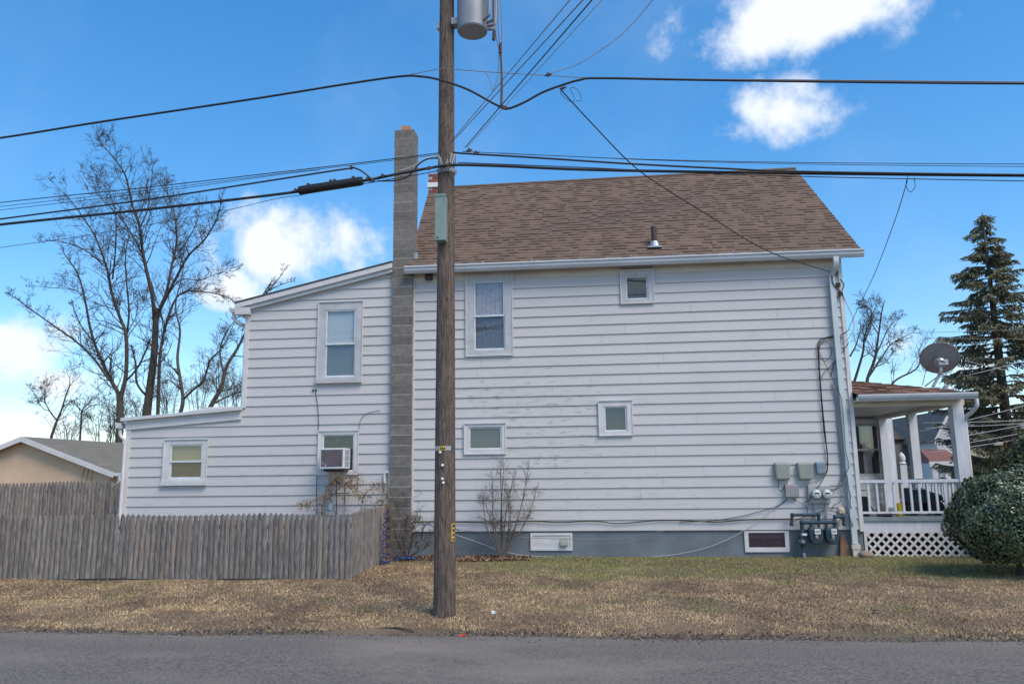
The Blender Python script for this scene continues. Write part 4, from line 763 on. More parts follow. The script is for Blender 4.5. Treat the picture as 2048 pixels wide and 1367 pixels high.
for s_ in (-1, 1):
    e0, r0 = np.array([gp0[0]+s_*hwid, GY-.25, gp1[2]]), np.array([gp0[0], GY-.25, gp0[2]]); e1, r1 = e0+(0, GL+.5, 0), r0+(0, GL+.5, 0)
    up_ = np.array([0, 0, .05])
    rf_ = MB().hexa([e0-up_, r0-up_, r1-up_, e1-up_, e0, r0, r1, e1] if s_ < 0 else [r0-up_, e0-up_, e1-up_, r1-up_, r0, e0, e1, r1]).build('roof', 'grey_roof', gar)
    if s_ > 0: shingles(e1, e0, r1, r0, .15, rf_, 'grey_roof', 0, 9, (.25, .5))
    d3 = np.array([0, 0, .16]); MB().hexa([e0-d3+(0, -.03, 0), r0-d3+(0, -.03, 0), r0-d3+(0, -.004, 0), e0-d3+(0, -.004, 0), e0+(0, -.03, 0), r0+(0, -.03, 0), r0+(0, -.004, 0), e0+(0, -.004, 0)]).build('rake_board', 'trim', gar)
ex = gp0[0]+hwid
MB().box(ex, ex+.11, GY-.25, GY+GL, gp1[2]-.11, gp1[2]-.01).build('gutter', 'gutter', gar)
MB().tube(spline([(ex+.05, GY-.1, gp1[2]-.1), (ex+.05, GY-.05, gp1[2]-.3), (ex-.5, GY-.06, gp1[2]-.6), (ex-.8, GY-.06, gp1[2]-.75)], 4), .05, 8).build('downspout', 'gutter', gar)
dv = MB()
for k in range(3):
    x = W(165+7*k, 950, GY)[0]; dv.tube(spline([(x, GY-.02, .3), (x+.05, GY-.02, 1), (x-.02+.05*k, GY-.02, 1.6), (x+.12, GY-.02, 2.15)], 4), .008, 4)
dv.build('dry_vine', 'vine', label='dry vine stems climbing the tan garage wall', cat='vine')
# ------------------------------------------------------------------ utility pole and overhead lines
PYp = -5.45; pb = W(889, 1229, PYp); pt = W(894, -60, PYp)
pole = thing('utility_pole', 'weathered brown wooden utility pole standing in the verge', 'utility pole', (pb[0], PYp, -.1))
def pax(z): t = (z-pb[2])/(pt[2]-pb[2]); return np.array([pb[0]+(pt[0]-pb[0])*t, PYp, z])
def prad(z): return .142-.0046*z
zs = np.linspace(pb[2]-.25, 10.4, 50); vs, fs = [], []; nn_ = 40
for i, z in enumerate(zs):
    c = pax(z); r = prad(z)
    for j in range(nn_):
        t = 2*math.pi*j/nn_; rr = r*(1-.025*max(0, math.sin(j*2.7+1.3*math.sin(z*.35)))**4-.02*(math.sin(j*5.1+z*.6) > .93)); vs.append((c[0]+rr*math.cos(t), c[1]+rr*math.sin(t), z))
for i in range(len(zs)-1):
    for j in range(nn_): fs.append((i*nn_+j, i*nn_+(j+1) % nn_, i*nn_+nn_+(j+1) % nn_, i*nn_+nn_+j))
fs.append(tuple(range((len(zs)-1)*nn_, len(zs)*nn_))); MB().add(vs, fs).build('shaft', 'wood', pole)
def pz(py): return W(890, py, PYp-.14)[2]
tz = pz(895.5); c = pax(tz); r = prad(tz)
def wrapstrip(name, mt, z0, z1, a0, a1, off, parent):   # strip bent round the pole between two angles
    mb = MB(); A = np.linspace(a0, a1, 9); vs = []
    for t in A:
        for z in (z0, z1): cc = pax(z); vs.append((cc[0]+(prad(z)+off)*math.cos(t), cc[1]+(prad(z)+off)*math.sin(t), z))
    mb.add(vs, [(2*i, 2*i+2, 2*i+3, 2*i+1) for i in range(8)]); o = mb.build(name, mt, parent); so_ = o.modifiers.new('solid', 'SOLIDIFY'); so_.thickness = .003; return o
tagp = wrapstrip('number_strip', 'steel', tz-.028, tz+.028, math.radians(212), math.radians(315), .004, pole); wrapstrip('number_plate', 'yellow', tz-.026, tz+.026, math.radians(248), math.radians(282), .008, pole)
def text3d(body, size, loc, rot, mt, parent, name):
    cu = bpy.data.curves.new(name, 'FONT'); cu.body = body; cu.size = size; cu.extrude = .0008; cu.align_x = 'CENTER'; cu.align_y = 'CENTER'; cu.offset = size*.02
    o = bpy.data.objects.new(name, cu); COL.objects.link(o); bpy.context.view_layer.update()
    me = bpy.data.meshes.new_from_object(o.evaluated_get(bpy.context.evaluated_depsgraph_get())); bpy.data.objects.remove(o); me.materials.clear(); me.materials.append(MT[mt])
    o2 = bpy.data.objects.new(name, me); COL.objects.link(o2); o2.location = loc; o2.rotation_euler = rot; return fin(o2, parent)
text3d('366', .052, (c[0]-.006, PYp-r-.014, tz), (math.pi/2, 0, 0), 'black', pole, 'pole_number')
for (px, py) in ((880, 904), (885, 930), (884.5, 957), (886.5, 965)):
    q = W(px, py, PYp-.14); MB().lathe([(.016, 0), (.02, .012), (.012, .03), (.004, .034)], (q[0], PYp-prad(q[2])+.004, q[2]), (0, -1, 0), 10).build('insulator_knob', 'white', pole)
zy0, zy1 = pz(1083), pz(1047); ys_ = wrapstrip('yellow_guard', 'yellow', zy0, zy1, math.radians(318), math.radians(345), .006, pole)
for i in range(4): zc = zy0+(zy1-zy0)*(i+.5)/4; wrapstrip('guard_slot', 'wood', zc-.02, zc+.02, math.radians(322), math.radians(341), .0105, pole)
bx = wrect(869.6, 890.5, 389, 480, PYp-.26); gb_ = thing('pole_cabinet', 'tall sage green metal box mounted on the utility pole', 'utility box', ((bx[0]+bx[1])/2, PYp-.2, bx[2]))
MB().box(bx[0], bx[1], PYp-.26, PYp-.10, bx[2], bx[3]).build('case', 'sage', gb_, bevel=.006); MB().box(bx[0]-.006, bx[1]+.006, PYp-.268, PYp-.24, bx[3]-.02, bx[3]+.01).build('lid', 'sage', gb_)
MB().lathe([(.01, 0), (.01, .012)], (bx[0]+.04, PYp-.26, bx[2]+.04), (0, -1, 0), 8).build('bolt', 'black', gb_)
# transformer
tc_ = W(945, 62, PYp-.05); tr_ = thing('pole_transformer', 'grey cylindrical transformer hung from the top of the pole', 'transformer', (tc_[0], PYp-.05, tc_[2])); tr = (W(974, 40, PYp-.05)[0]-W(914, 40, PYp-.05)[0])/2
tb = tc_[2]-.02
MB().lathe([(tr*.95, 0), (tr, .02), (tr, 1.0), (tr*1.06, 1.01), (tr*1.06, 1.05), (tr*.7, 1.13), (tr*.2, 1.15)], (tc_[0], PYp-.05, tb), n=36).build('tank', 'tsteel', tr_, smooth=False)
for k in range(4):
    an = math.radians(-35+k*22); ca, sa = math.cos(an), math.sin(an); x, y = tc_[0]+ca*tr, PYp-.05+sa*tr
    P = [(x-.02*ca, y-.02*sa, tb+.10), (x+.07*ca, y+.07*sa, tb+.12), (x+.11*ca, y+.11*sa, tb+.2), (x+.11*ca, y+.11*sa, tb+.85), (x-.02*ca, y-.02*sa, tb+.93)]; MB().tube(spline(P, 5), .024, 8).build('cooling_tube', 'tsteel', tr_, smooth=True)
for zz in (tb+.16, tb+.78): cpx = pax(zz); MB().box(cpx[0]+prad(zz)-.02, tc_[0]-tr+.03, PYp-.12, PYp+.02, zz-.05, zz+.05).build('bracket', 'tsteel', tr_); MB().box(cpx[0]-prad(zz)-.035, cpx[0]-prad(zz)+.02, PYp-.04, PYp+.04, zz-.05, zz+.04).build('through_bolt', 'steel', tr_)
for k in (-1, 1): MB().lathe([(.03, 0), (.045, .02), (.03, .05), (.045, .08), (.03, .11), (.045, .14), (.02, .18)], (tc_[0]+k*.1, PYp-.05, tb+1.13), n=12).build('bushing', 'white', tr_)
# cables on the pole line
YL = PYp-.17
OG = 'overhead lines'
def over(pp, r, label, mt='cable', Y=YL, n=8, seg=6):
    return MB().tube(pxline(pp, Y, n), r, seg).build('overhead_cable', mt, smooth=True, label=label, cat='cable', group=OG)
over([(-300, 318), (0, 276), (200, 244), (500, 199), (700, 167), (800, 153), (840, 153), (880, 160), (935, 179), (985, 206), (1003, 214), (1018, 217), (1050, 204), (1085, 185), (1125, 170), (1160, 160), (1200, 156.5), (1400, 160), (1700, 164), (2048, 167), (2400, 165)], .0155, 'thick twisted service cable dipping past the pole below the transformer', Y=YL)
over([(700, 167), (800, 153), (878, 138), (905, 138), (960, 143), (1095, 151), (1190, 156), (1400, 158), (2048, 164)], .0055, 'thin bare messenger wire tied to the pole under the transformer', 'greycable', Y=YL+.02)
over([(-300, 484), (0, 449), (300, 418), (590, 384), (725, 362), (800, 347), (860, 336), (905, 330), (1000, 332), (1200, 340), (1600, 346.5), (2048, 351), (2400, 352)], .019, 'thickest black telephone cable crossing in front of the roof ridge')
over([(905, 305), (945, 308), (1050, 314), (1250, 327), (1450, 337), (1600, 343), (2048, 349.5), (2400, 351)], .013, 'black cable converging on the thickest cable above the roof', Y=YL-.04)
over([(-300, 478), (0, 438), (300, 398), (560, 358), (690, 338), (712, 337), (730, 347), (745, 360)], .012, 'black cable joining the splice case run from above')
over([(925, 303), (1100, 311), (1300, 319), (1600, 325), (2048, 328), (2400, 327)], .005, 'thin upper wire running from the pole towards the porch side', Y=YL+.03); over([(1000, 306), (1300, 320), (1600, 328), (2048, 333), (2400, 333)], .004, 'thinnest wire just under the upper wire on the porch side', Y=YL+.05)
over([(915, 325), (1170, 335), (1500, 350), (2048, 362), (2400, 366)], .006, 'thin wire sagging below the thickest cable at the ridge', Y=YL+.04)
over([(-300, 440), (0, 405), (300, 374), (560, 344), (700, 328), (830, 312), (878, 306)], .0065, 'upper thin wire of the bundle on the garage side'); over([(-300, 449), (0, 413), (300, 380), (560, 347), (700, 331), (880, 309)], .004, 'middle thin wire of the bundle on the garage side', Y=YL+.03); over([(-300, 456), (0, 420), (300, 385), (560, 349), (640, 340)], .004, 'lower thin wire of the bundle on the garage side', Y=YL+.05)
over([(-300, 540), (0, 495), (170, 471), (430, 425), (550, 398), (605, 390)], .004, 'thin lowest wire passing in front of the bare maples'); over([(605, 389), (700, 372), (820, 352), (878, 341)], .006, 'thin wire under the splice case to the pole')
over([(876, 316), (855, 318), (838, 328), (826, 343), (812, 355), (790, 361), (755, 362)], .010, 'black cable bending down beside the block chimney'); over([(876, 312), (850, 318), (825, 333), (800, 341)], .006, 'pale cable lead curving between chimney and pole', 'palecable')
over([(596, 383), (660, 371), (725, 360)], .006, 'strand along the splice case top')
a_, b_ = W(597, 381.5, YL), W(726, 361.5, YL); dd = (b_-a_)/np.linalg.norm(b_-a_)
sc = thing('splice_case', 'long black cylindrical splice case hanging on the telephone cable', 'splice case', tuple(a_)); Lc = np.linalg.norm(b_-a_)
MB().lathe([(.03, 0), (.058, .01), (.062, .04), (.062, Lc-.04), (.058, Lc-.01), (.03, Lc)], tuple(a_), tuple(dd), 18).build('sleeve', 'black', sc, smooth=False)
for t in (.15, .5, .56, .85): p = a_+dd*Lc*t; MB().box(p[0]-.018, p[0]+.018, p[1]-.02, p[1]+.02, p[2]+.045, p[2]+.085).build('clip', 'vent', sc)
for k, (px, py) in enumerate(((591, 381), (735, 358), (745, 361), (765, 352), (702, 336), (858, 337), (952, 306), (938, 301), (1126, 176), (1003, 214), (1012, 217), (1096, 150), (900, 330))):
    p = W(px, py, YL-.03); MB().box(p[0]-.013, p[0]+.013, p[1]-.02, p[1]+.02, p[2]-.018, p[2]+.028).lathe([(.008, -.05), (.013, -.03), (.013, .03), (.008, .05)], tuple(p), (1, 0, .2), 8).build('cable_clamp', 'vent', label='small dark clamp on the overhead lines near the pole', cat='clamp', group='clamps on the overhead lines')
pc = pax(pz(325)); MB().lathe([(prad(6)+.01, -.12), (prad(6)+.02, -.10), (prad(6)+.02, -.06), (prad(6)+.01, -.05)], tuple(pc), n=24).build('cable_band', 'steel', pole)
for k in range(6): t = -2.6+k*.35; pts = [pax(pc[2]+.02+.1*math.sin(k+i*1.3)) + np.array([(prad(6)+.03)*math.cos(t+i*.25), (prad(6)+.03)*math.sin(t+i*.25), .06*math.cos(i*1.1+k)]) for i in range(5)]; MB().tube(spline(pts, 4), .007, 5).build('tie_wire', 'palecable' if k % 2 else 'greycable', pole)
for k in range(3):   # drop leads from transformer
    x = (988, 995, 1002)[k]
    over([(x-3, -60), (x, 0), (x+2, 60), (1000+2*k, 110), (1002+k*2, 160), (1001+k*2, 212)], .008, 'secondary lead dropping from the transformer to the service cable', 'greycable', Y=YL-.02*k)
over([(969, 143), (980, 160), (984, 180), (990, 172), (996, 150), (998, 110)], .006, 'drooping loop of lead wire under the transformer leads', 'greycable')
for px, py in ((988, 71), (1001, 97)): p = W(px, py, YL-.02); MB().lathe([(.015, -.08), (.024, -.07), (.024, .07), (.015, .08)], tuple(p), (.08, 0, 1), 10).build('lead_connector', 'vent', label='small sleeve connector on a transformer lead', cat='connector', group='lead connectors')
def toward(p0, y0, p1, Y1, r, label, mt='greycable', sag=.0, ext=2.2):   # wires running over the road, past the camera
    a_, b_ = W(*p0, y0), W(*p1, Y1); P = [a_+(b_-a_)*t for t in np.linspace(0, ext, 14)]; MB().tube(P, r, 5).build('overhead_cable', mt, smooth=True, label=label, cat='cable', group=OG)
toward((897, 289), PYp-.15, (1140, 0), -9.5, .005, 'wire climbing steeply from the pole across the road, tied closest to the pole'); toward((904, 284), PYp-.15, (1166, 0), -9.5, .006, 'wire climbing steeply from the pole across the road, beside the one tied closest'); toward((930, 295), PYp-.17, (1184, 0), -9.5, .0065, 'wire climbing steeply from the pole across the road, darkest and tied at the clamp', 'cable'); toward((934, 295), PYp-.17, (1204, 0), -9.5, .004, 'palest wire climbing steeply across the road from the clamp', 'palecable')
over([(1096, 148), (1160, 126), (1230, 80), (1270, 42), (1305, 0), (1340, -50)], .006, 'pale twisted wire curving up from the service cable', 'palecable', Y=[YL, YL-.5, YL-1.3, YL-2, YL-2.8, YL-3.6])
over([(1122, 180), (1180, 243), (1265, 330), (1335, 380), (1400, 420), (1500, 483), (1560, 512), (1610, 528), (1660, 543)], .0095, 'twisted service drop sloping over the roof to the eave corner', Y=list(np.linspace(YL, -.42, 9)))
over([(1124, 178), (1121, 186), (1135, 200), (1148, 204), (1147, 190), (1140, 178), (1150, 176), (1160, 188), (1162, 202), (1152, 201)], .004, 'loose tail ends curling under the service clamp', Y=YL, n=4)
over([(1815, 360), (1790, 440), (1750, 545), (1715, 618), (1697, 658)], .006, 'telephone drop wire sloping to the house corner', Y=[YL, -4, -2.3, -.9, -.08])
over([(1816, 352), (1812, 370), (1820, 384), (1830, 374), (1828, 355)], .004, 'small wire loop hanging off the thick cable', n=4)
cable([(1660, 543), (1664, 552), (1666, 566), (1680, 582), (1688, 570), (1680, 558)], -.13, .010, 'black drip loop below the eave corner'); cable([(1684, 584), (1695, 610), (1706, 635), (1708, 655), (1700, 672), (1685, 685)], -.05, .011, 'pale grey service cable bowing past the corner board', 'palecable')
for (px, py) in ((1672, 546), (1681, 587), (1676, 569)): p = W(px, py, -.10); MB().box(p[0]-.04, p[0]+.04, p[1]-.02, p[1]+.04, p[2]-.035, p[2]+.035).build('service_clamp', 'black', label='black service clamp at the eave corner', cat='clamp', group='service clamps at the eave corner')
far = [((1700, 668), (2048, 649)), ((1845, 675), (2048, 668)), ((1930, 721), (2048, 738)), ((1935, 750), (2048, 712)), ((1840, 862), (2048, 802)), ((1845, 845), (2048, 831)), ((1853, 884), (2048, 840)), ((1855, 898), (2048, 856)), ((1850, 905), (2048, 868)), ((1850, 855), (2048, 838))]
for k, (a_, b_) in enumerate(far):
    Yf = 9+.4*k; A_3, B_3 = W(*a_, Yf), W(*b_, Yf); P = [A_3+(B_3-A_3)*t+np.array([0, 0, -.15*math.sin(math.pi*min(max(t/2.5, 0), 1))]) for t in np.linspace(0, 2.5, 12)]
    MB().tube(P, .009 if k not in (0, 1) else .007, 5).build('street_wire', 'palecable' if k > 1 else 'greycable', smooth=True, label='street wire strung past the spruce behind the porch', cat='cable', group='street wires behind the porch')
# ------------------------------------------------------------------ bare trees
def side_branch(mb, p, d, L, r, lvl, R, lim, droop=.0):
    k = 4; pts = [p]; dv = np.array(d, float)
    for i in range(k):
        dv = dv+np.array([R.gauss(0, .16), R.gauss(0, .16), R.gauss(.05-droop, .12)]); dv /= np.linalg.norm(dv); pts.append(pts[-1]+dv*L/k)
    mb.tube(pts, [r*(1-.18*i) for i in range(k+1)], 5 if r > .02 else 3, False)
    if lvl <= 0: return
    n = R.randint(3, 5) if lvl > 1 else R.randint(3, 6)
    for i in range(n):
        t = R.uniform(.25, 1); j = min(k-1, int(t*k)); q = pts[j]+(pts[j+1]-pts[j])*(t*k-j); base = pts[j+1]-pts[j]; base = base/np.linalg.norm(base)
        rd_ = np.array([R.gauss(0, 1), R.gauss(0, 1), R.gauss(.15, .8)]); rd_ -= base*np.dot(rd_, base); rd_ /= np.linalg.norm(rd_)+1e-6
        nd = base*R.uniform(.5, .95)+rd_*R.uniform(.5, .9)
        side_branch(mb, q, nd/np.linalg.norm(nd), L*R.uniform(.4, .68), max(r*R.uniform(.42, .62), lim), lvl-1, R, lim, droop)
def bare_tree(name, label, limbs, Y, seed, lvl=3, dens=1.0, mt='bark', tw='twig', lim=.0065, blen=.24, group=None, depth=.35, cat='tree'):
    R = random.Random(seed); trunk, crown = MB(), MB()
    base = W(*limbs[0][0][0], Y); t = thing(name, label, cat, (base[0], Y, 0.0), group)
    for pp, r0, r1 in limbs:
        sl_ = R.uniform(-depth, depth) if pp is not limbs[0][0] else 0; n = len(pp); Ls = np.cumsum([0]+[math.hypot(pp[i+1][0]-pp[i][0], pp[i+1][1]-pp[i][1]) for i in range(n-1)])
        Ys = [Y+sl_*l*(Y-CP[1])/F for l in Ls]; P = pxline(pp, Ys, 5)
        if pp is limbs[0][0] and P[0][2] > 0: P = [np.array([P[0][0], Y, -.1])]+P
        m_ = len(P); rs = [(r0+(r1-r0)*(i/(m_-1)))*.50+.003 for i in range(m_)]; trunk.tube(P, rs, 8)
        tot = Ls[-1]*(Y-CP[1])/F
        for i in range(int(tot*(7.5 if pp is not limbs[0][0] or len(limbs) < 3 else 2.5)*dens)):
            u = R.uniform(.12, 1)**.75; j = min(m_-2, int(u*(m_-1))); q = P[j]; dr = P[j+1]-P[j]; dr = dr/np.linalg.norm(dr)
            if q[2] < 1.5 and len(limbs) > 3: continue
            rd_ = np.array([R.gauss(0, 1), R.gauss(0, 1), R.gauss(.25, .6)]); rd_ -= dr*np.dot(rd_, dr); rd_ /= np.linalg.norm(rd_)
            nd = dr*R.uniform(.45, 1)+rd_*R.uniform(.5, 1); nd /= np.linalg.norm(nd)
            side_branch(crown, q, nd, tot*blen*R.uniform(.5, 1.25)*(1.2-(1.02 if tot > 5 else .75)*u), min(.026, max(rs[j]*R.uniform(.3, .5), lim)), lvl-1, R, lim)
    trunk.build('trunk', mt, t, smooth=True); crown.build('crown', tw, t, smooth=True); return t
TY = 15.0
bare_tree('maple_tree', 'tall bare maple with trunk forked low and a long low limb over the garage', [
 ([(240, 850), (240, 815), (240, 788)], .30, .26), ([(241, 815), (240, 795), (232, 778), (219, 755), (205, 725), (190, 689), (179, 649), (170, 600), (157, 551), (139, 522), (126, 504)], .2, .03), ([(219, 760), (183, 711), (146, 678), (99, 645), (44, 605), (15, 585)], .11, .02),
 ([(240, 815), (242, 792), (252, 747), (252, 671), (238, 630), (223, 583), (216, 545), (197, 489), (180, 455), (140, 400), (95, 355)], .2, .012), ([(225, 558), (229, 522), (232, 478), (230, 420), (215, 380), (190, 350)], .07, .01), ([(253, 671), (258, 623), (252, 550), (252, 500), (262, 465)], .09, .015), ([(185, 680), (165, 655), (150, 625), (143, 598)], .06, .02), ([(205, 528), (170, 500), (130, 485), (75, 480)], .05, .008), ([(172, 605), (150, 580), (100, 575), (55, 570)], .04, .008), ([(246, 768), (275, 735), (292, 700), (300, 680)], .08, .05)], TY, 11)
bare_tree('maple_tree', 'tallest bare maple with dense upright limbs beside the low shed roof', [
 ([(293, 832), (300, 775), (307, 720), (311, 660), (311, 616)], .36, .22), ([(309, 640), (305, 595), (293, 540), (285, 500), (278, 449), (263, 405), (252, 354), (234, 324), (201, 284), (192, 262)], .17, .01), ([(311, 650), (322, 612), (333, 584), (344, 529), (353, 485), (351, 441), (340, 397), (311, 354), (282, 299)], .16, .01), ([(318, 622), (351, 558), (377, 511), (410, 478), (435, 434), (446, 383)], .13, .015), ([(315, 852), (318, 755), (322, 696), (340, 623), (365, 585), (420, 585), (465, 598)], .16, .015),
 ([(296, 795), (274, 766), (271, 725), (262, 690)], .1, .06), ([(290, 520), (270, 480), (245, 440), (215, 410), (185, 375), (160, 340)], .07, .01), ([(280, 455), (295, 420), (300, 380), (305, 340), (300, 300)], .06, .008), ([(347, 520), (375, 480), (395, 440), (400, 400)], .05, .01), ([(348, 440), (335, 380), (333, 330)], .05, .008), ([(312, 600), (300, 560), (290, 600), (270, 570)], .05, .01), ([(330, 600), (360, 560), (400, 560), (440, 545), (480, 540)], .05, .008)], TY+.6, 23)
bare_tree('maple_tree', 'thin bare tree with one limb leaning towards the rear wall', [
 ([(360, 828), (366, 799), (360, 755), (355, 715), (360, 660), (351, 612), (362, 560), (370, 520)], .17, .02), ([(366, 799), (385, 780), (406, 762), (420, 722), (439, 700), (456, 674), (470, 640)], .1, .012), ([(357, 750), (340, 730), (322, 715), (300, 690)], .05, .02), ([(362, 780), (340, 760), (325, 765), (300, 745)], .04, .01)], TY-1, 31)
bare_tree('maple_tree', 'thick leaning bare trunk half hidden by the rear corner board', [([(417, 822), (428, 800), (442, 776), (453, 733), (475, 696), (495, 655), (520, 600), (545, 560)], .2, .03), ([(448, 750), (440, 700), (455, 660), (480, 630)], .08, .01), ([(430, 805), (460, 790), (490, 780), (520, 770)], .07, .02), ([(520, 600), (555, 560), (575, 530)], .05, .008), ([(530, 585), (560, 570), (590, 560)], .04, .008)], TY-2.5, 37)
bare_tree('small_tree', 'small gnarled bare tree behind the tan garage ridge', [([(103, 872), (113, 843), (123, 819), (132, 790), (140, 765), (135, 745)], .13, .008), ([(112, 838), (101, 824), (91, 805), (88, 784), (92, 765)], .07, .006), ([(91, 805), (75, 800), (60, 810)], .04, .01), ([(124, 815), (138, 805), (145, 800)], .05, .015), ([(100, 822), (85, 815), (70, 790), (60, 775)], .04, .01)], 19, 41, 3, 1.6, blen=.5)
bare_tree('small_tree', 'small bare tree with spreading forks behind the garage roof', [([(160, 878), (162, 846), (164, 822), (173, 809), (192, 793), (200, 780)], .10, .008), ([(164, 822), (151, 808), (148, 800)], .05, .02), ([(165, 824), (180, 812), (195, 809), (212, 806)], .05, .012), ([(163, 845), (175, 830), (190, 840)], .03, .01)], 19.5, 43, 3, 1.6, blen=.5)
for k, (px, py, hgt) in enumerate(((200, 868, 60), (228, 862, 70), (130, 868, 45), (455, 810, 70), (480, 800, 60), (395, 815, 80), (340, 822, 70), (276, 838, 60))):
    py += 22; hgt *= 1.45; limbs = [([(px, py+6), (px+random.randint(-9, 9), py-hgt*.3), (px+random.randint(-22, 22), py-hgt*.8)], .035, .012)]
    for _ in range(9): dxp = random.randint(-48, 48); limbs.append(([(px+dxp*.3, py), (px+dxp*.5+random.randint(-8, 8), py-hgt*.45), (px+dxp, py-hgt*random.uniform(.6, 1.1))], .025, .006))
    bare_tree('bare_shrub', 'tangled bare shrub in the thicket under the maples', limbs, 16+.4*k, 60+k, 3, .75, 'bark2', 'bark2' if k % 3 else 'twig', .004, .38, 'thicket shrubs', cat='shrub')
bare_tree('bare_tree', 'bare tree with several upright stems rising behind the porch roof', [([(1733, 790), (1735, 757), (1750, 716), (1757, 669), (1764, 622), (1770, 599)], .17, .02), ([(1708, 765), (1726, 704), (1729, 672), (1744, 628), (1726, 605)], .12, .015), ([(1735, 757), (1760, 720), (1780, 690), (1800, 678), (1830, 662)], .08, .012), ([(1700, 712), (1712, 690), (1722, 660), (1745, 640)], .08, .01), ([(1752, 710), (1775, 660), (1790, 640), (1800, 625)], .06, .01), ([(1757, 669), (1740, 640), (1730, 615), (1715, 605)], .05, .01), ([(1745, 735), (1770, 725), (1785, 705), (1795, 690)], .05, .01)], 20, 51, 3, 1.15)
bare_tree('bare_tree', 'bare tree with long arching branch crossing behind the satellite dish', [([(1775, 800), (1788, 763), (1829, 740), (1840, 722), (1838, 701), (1855, 669)], .10, .012), ([(1850, 772), (1880, 750), (1905, 742)], .05, .012), ([(1912, 778), (1930, 755), (1945, 735), (1960, 720)], .05, .01), ([(1845, 770), (1852, 740), (1855, 738)], .03, .01)], 22, 53, 3, .9, blen=.3)
# bare shrub by the wall and the vines
def stems(name, label, cat, base, tips, Y, r, seed, mt, leaf=None, lvl=2, dens=6, blen=.16, sway=10, group=None):
    R = random.Random(seed); b_ = W(*base, Y); b_[2] = float(gz(b_[0], Y)); t = thing(name, label, cat, tuple(b_), group); st, tw, lf = MB(), MB(), MB()
    for (tx, ty) in tips:
        Yt = Y+R.uniform(-.25, .10); mid_ = ((base[0]*.45+tx*.55)+R.uniform(-sway, sway), base[1]*.5+ty*.5); P = pxline([(base[0]+R.uniform(-4, 4), base[1]), mid_, (tx, ty)], [Y, (Y+Yt)/2, Yt], 6); P[0][2] = b_[2]-.03
        m_ = len(P); rs = [r*(1-.75*i/(m_-1)) for i in range(m_)]; st.tube(P, rs, 6)
        for i in range(dens):
            j = R.randint(m_//3, m_-2); dr = P[j+1]-P[j]; dr /= np.linalg.norm(dr); rd_ = np.array([R.gauss(0, 1), R.gauss(0, .7), R.gauss(.3, .6)]); rd_ /= np.linalg.norm(rd_); nd = dr*.7+rd_*.6; nd /= np.linalg.norm(nd); o_ = len(tw.v)
            side_branch(tw, P[j], nd, blen*R.uniform(.6, 1.4), rs[j]*.5, lvl-1, R, .0022)
    if tw.v:
        for v in R.sample(tw.v, min(len(tw.v), 160 if leaf else 70)):
            v = np.array(v); s_ = R.uniform(.012, .035) if leaf else .007
            if leaf: q = Quaternion((R.gauss(0, 1), R.gauss(0, 1), R.gauss(0, 1)), R.uniform(0, 3)); lf.add([Vector(v)+q @ Vector(p)*s_ for p in ((-.2, 0, -1), (.35, 0, 0), (.1, .1, 1.2), (-.35, 0, .2))], [(0, 1, 2), (0, 2, 3)], R.uniform(-1, 1))
            else: lf.lathe([(.002, -s_), (s_*.7, -.3*s_), (s_*.6, .5*s_), (.001, s_)], tuple(v), n=5)
    st.build('stem', mt, t, smooth=True)
    if tw.v: tw.build('twigs', mt, t)
    if lf.v: lf.build('dry_leaves' if leaf else 'seed_heads', leaf or 'twig', t)
    return t
stems('bare_bush', 'bare multi stemmed shrub against the siding beside the white basement panel', 'shrub', (1005, 1118), [(968, 1000), (985, 950), (1000, 915), (1012, 960), (1030, 940), (1058, 930), (1078, 962), (1050, 985), (966, 995), (1020, 1000), (1008, 930)], -.30, .016, 71, 'bark2', None, 3, 9, .22)
stems('thorny_bush', 'sparse dark leaved bush at the foot of the chimney', 'shrub', (812, 1116), [(795, 1000), (815, 985), (838, 1000), (850, 1050), (862, 1075), (785, 1040), (845, 1085), (828, 1030), (800, 1060)], -.42, .008, 73, 'bark', 'deadleaf', 3, 9, .2)
tre = thing('vine_trellis', 'dry tan vine hanging on a dark metal trellis under the air conditioner', 'vine', tuple(W(680, 1030, -.35)*np.array([1, 1, 0])+np.array([0, 0, .05])))
MB().tube(pxline([(673, 960), (673, 1060), (673, 1115)], -.35, 2), .009, 6).tube(pxline([(658, 993), (668, 1018), (673, 1030)], -.35, 2), .008, 6).tube(pxline([(655, 990), (675, 986), (697, 985)], -.35, 2), .009, 6).tube(pxline([(676, 966), (700, 965)], -.35, 2), .008, 6).tube(pxline([(689, 970), (690, 1005), (688, 1015), (691, 1110)], -.35, 2), .009, 6).tube([W(672+9*math.cos(t), 971+9*math.sin(t), -.35) for t in np.linspace(0, 6.28, 14)], .007, 5).build('trellis', 'cable', tre)
R9 = random.Random(5); vn, vl = MB(), MB()
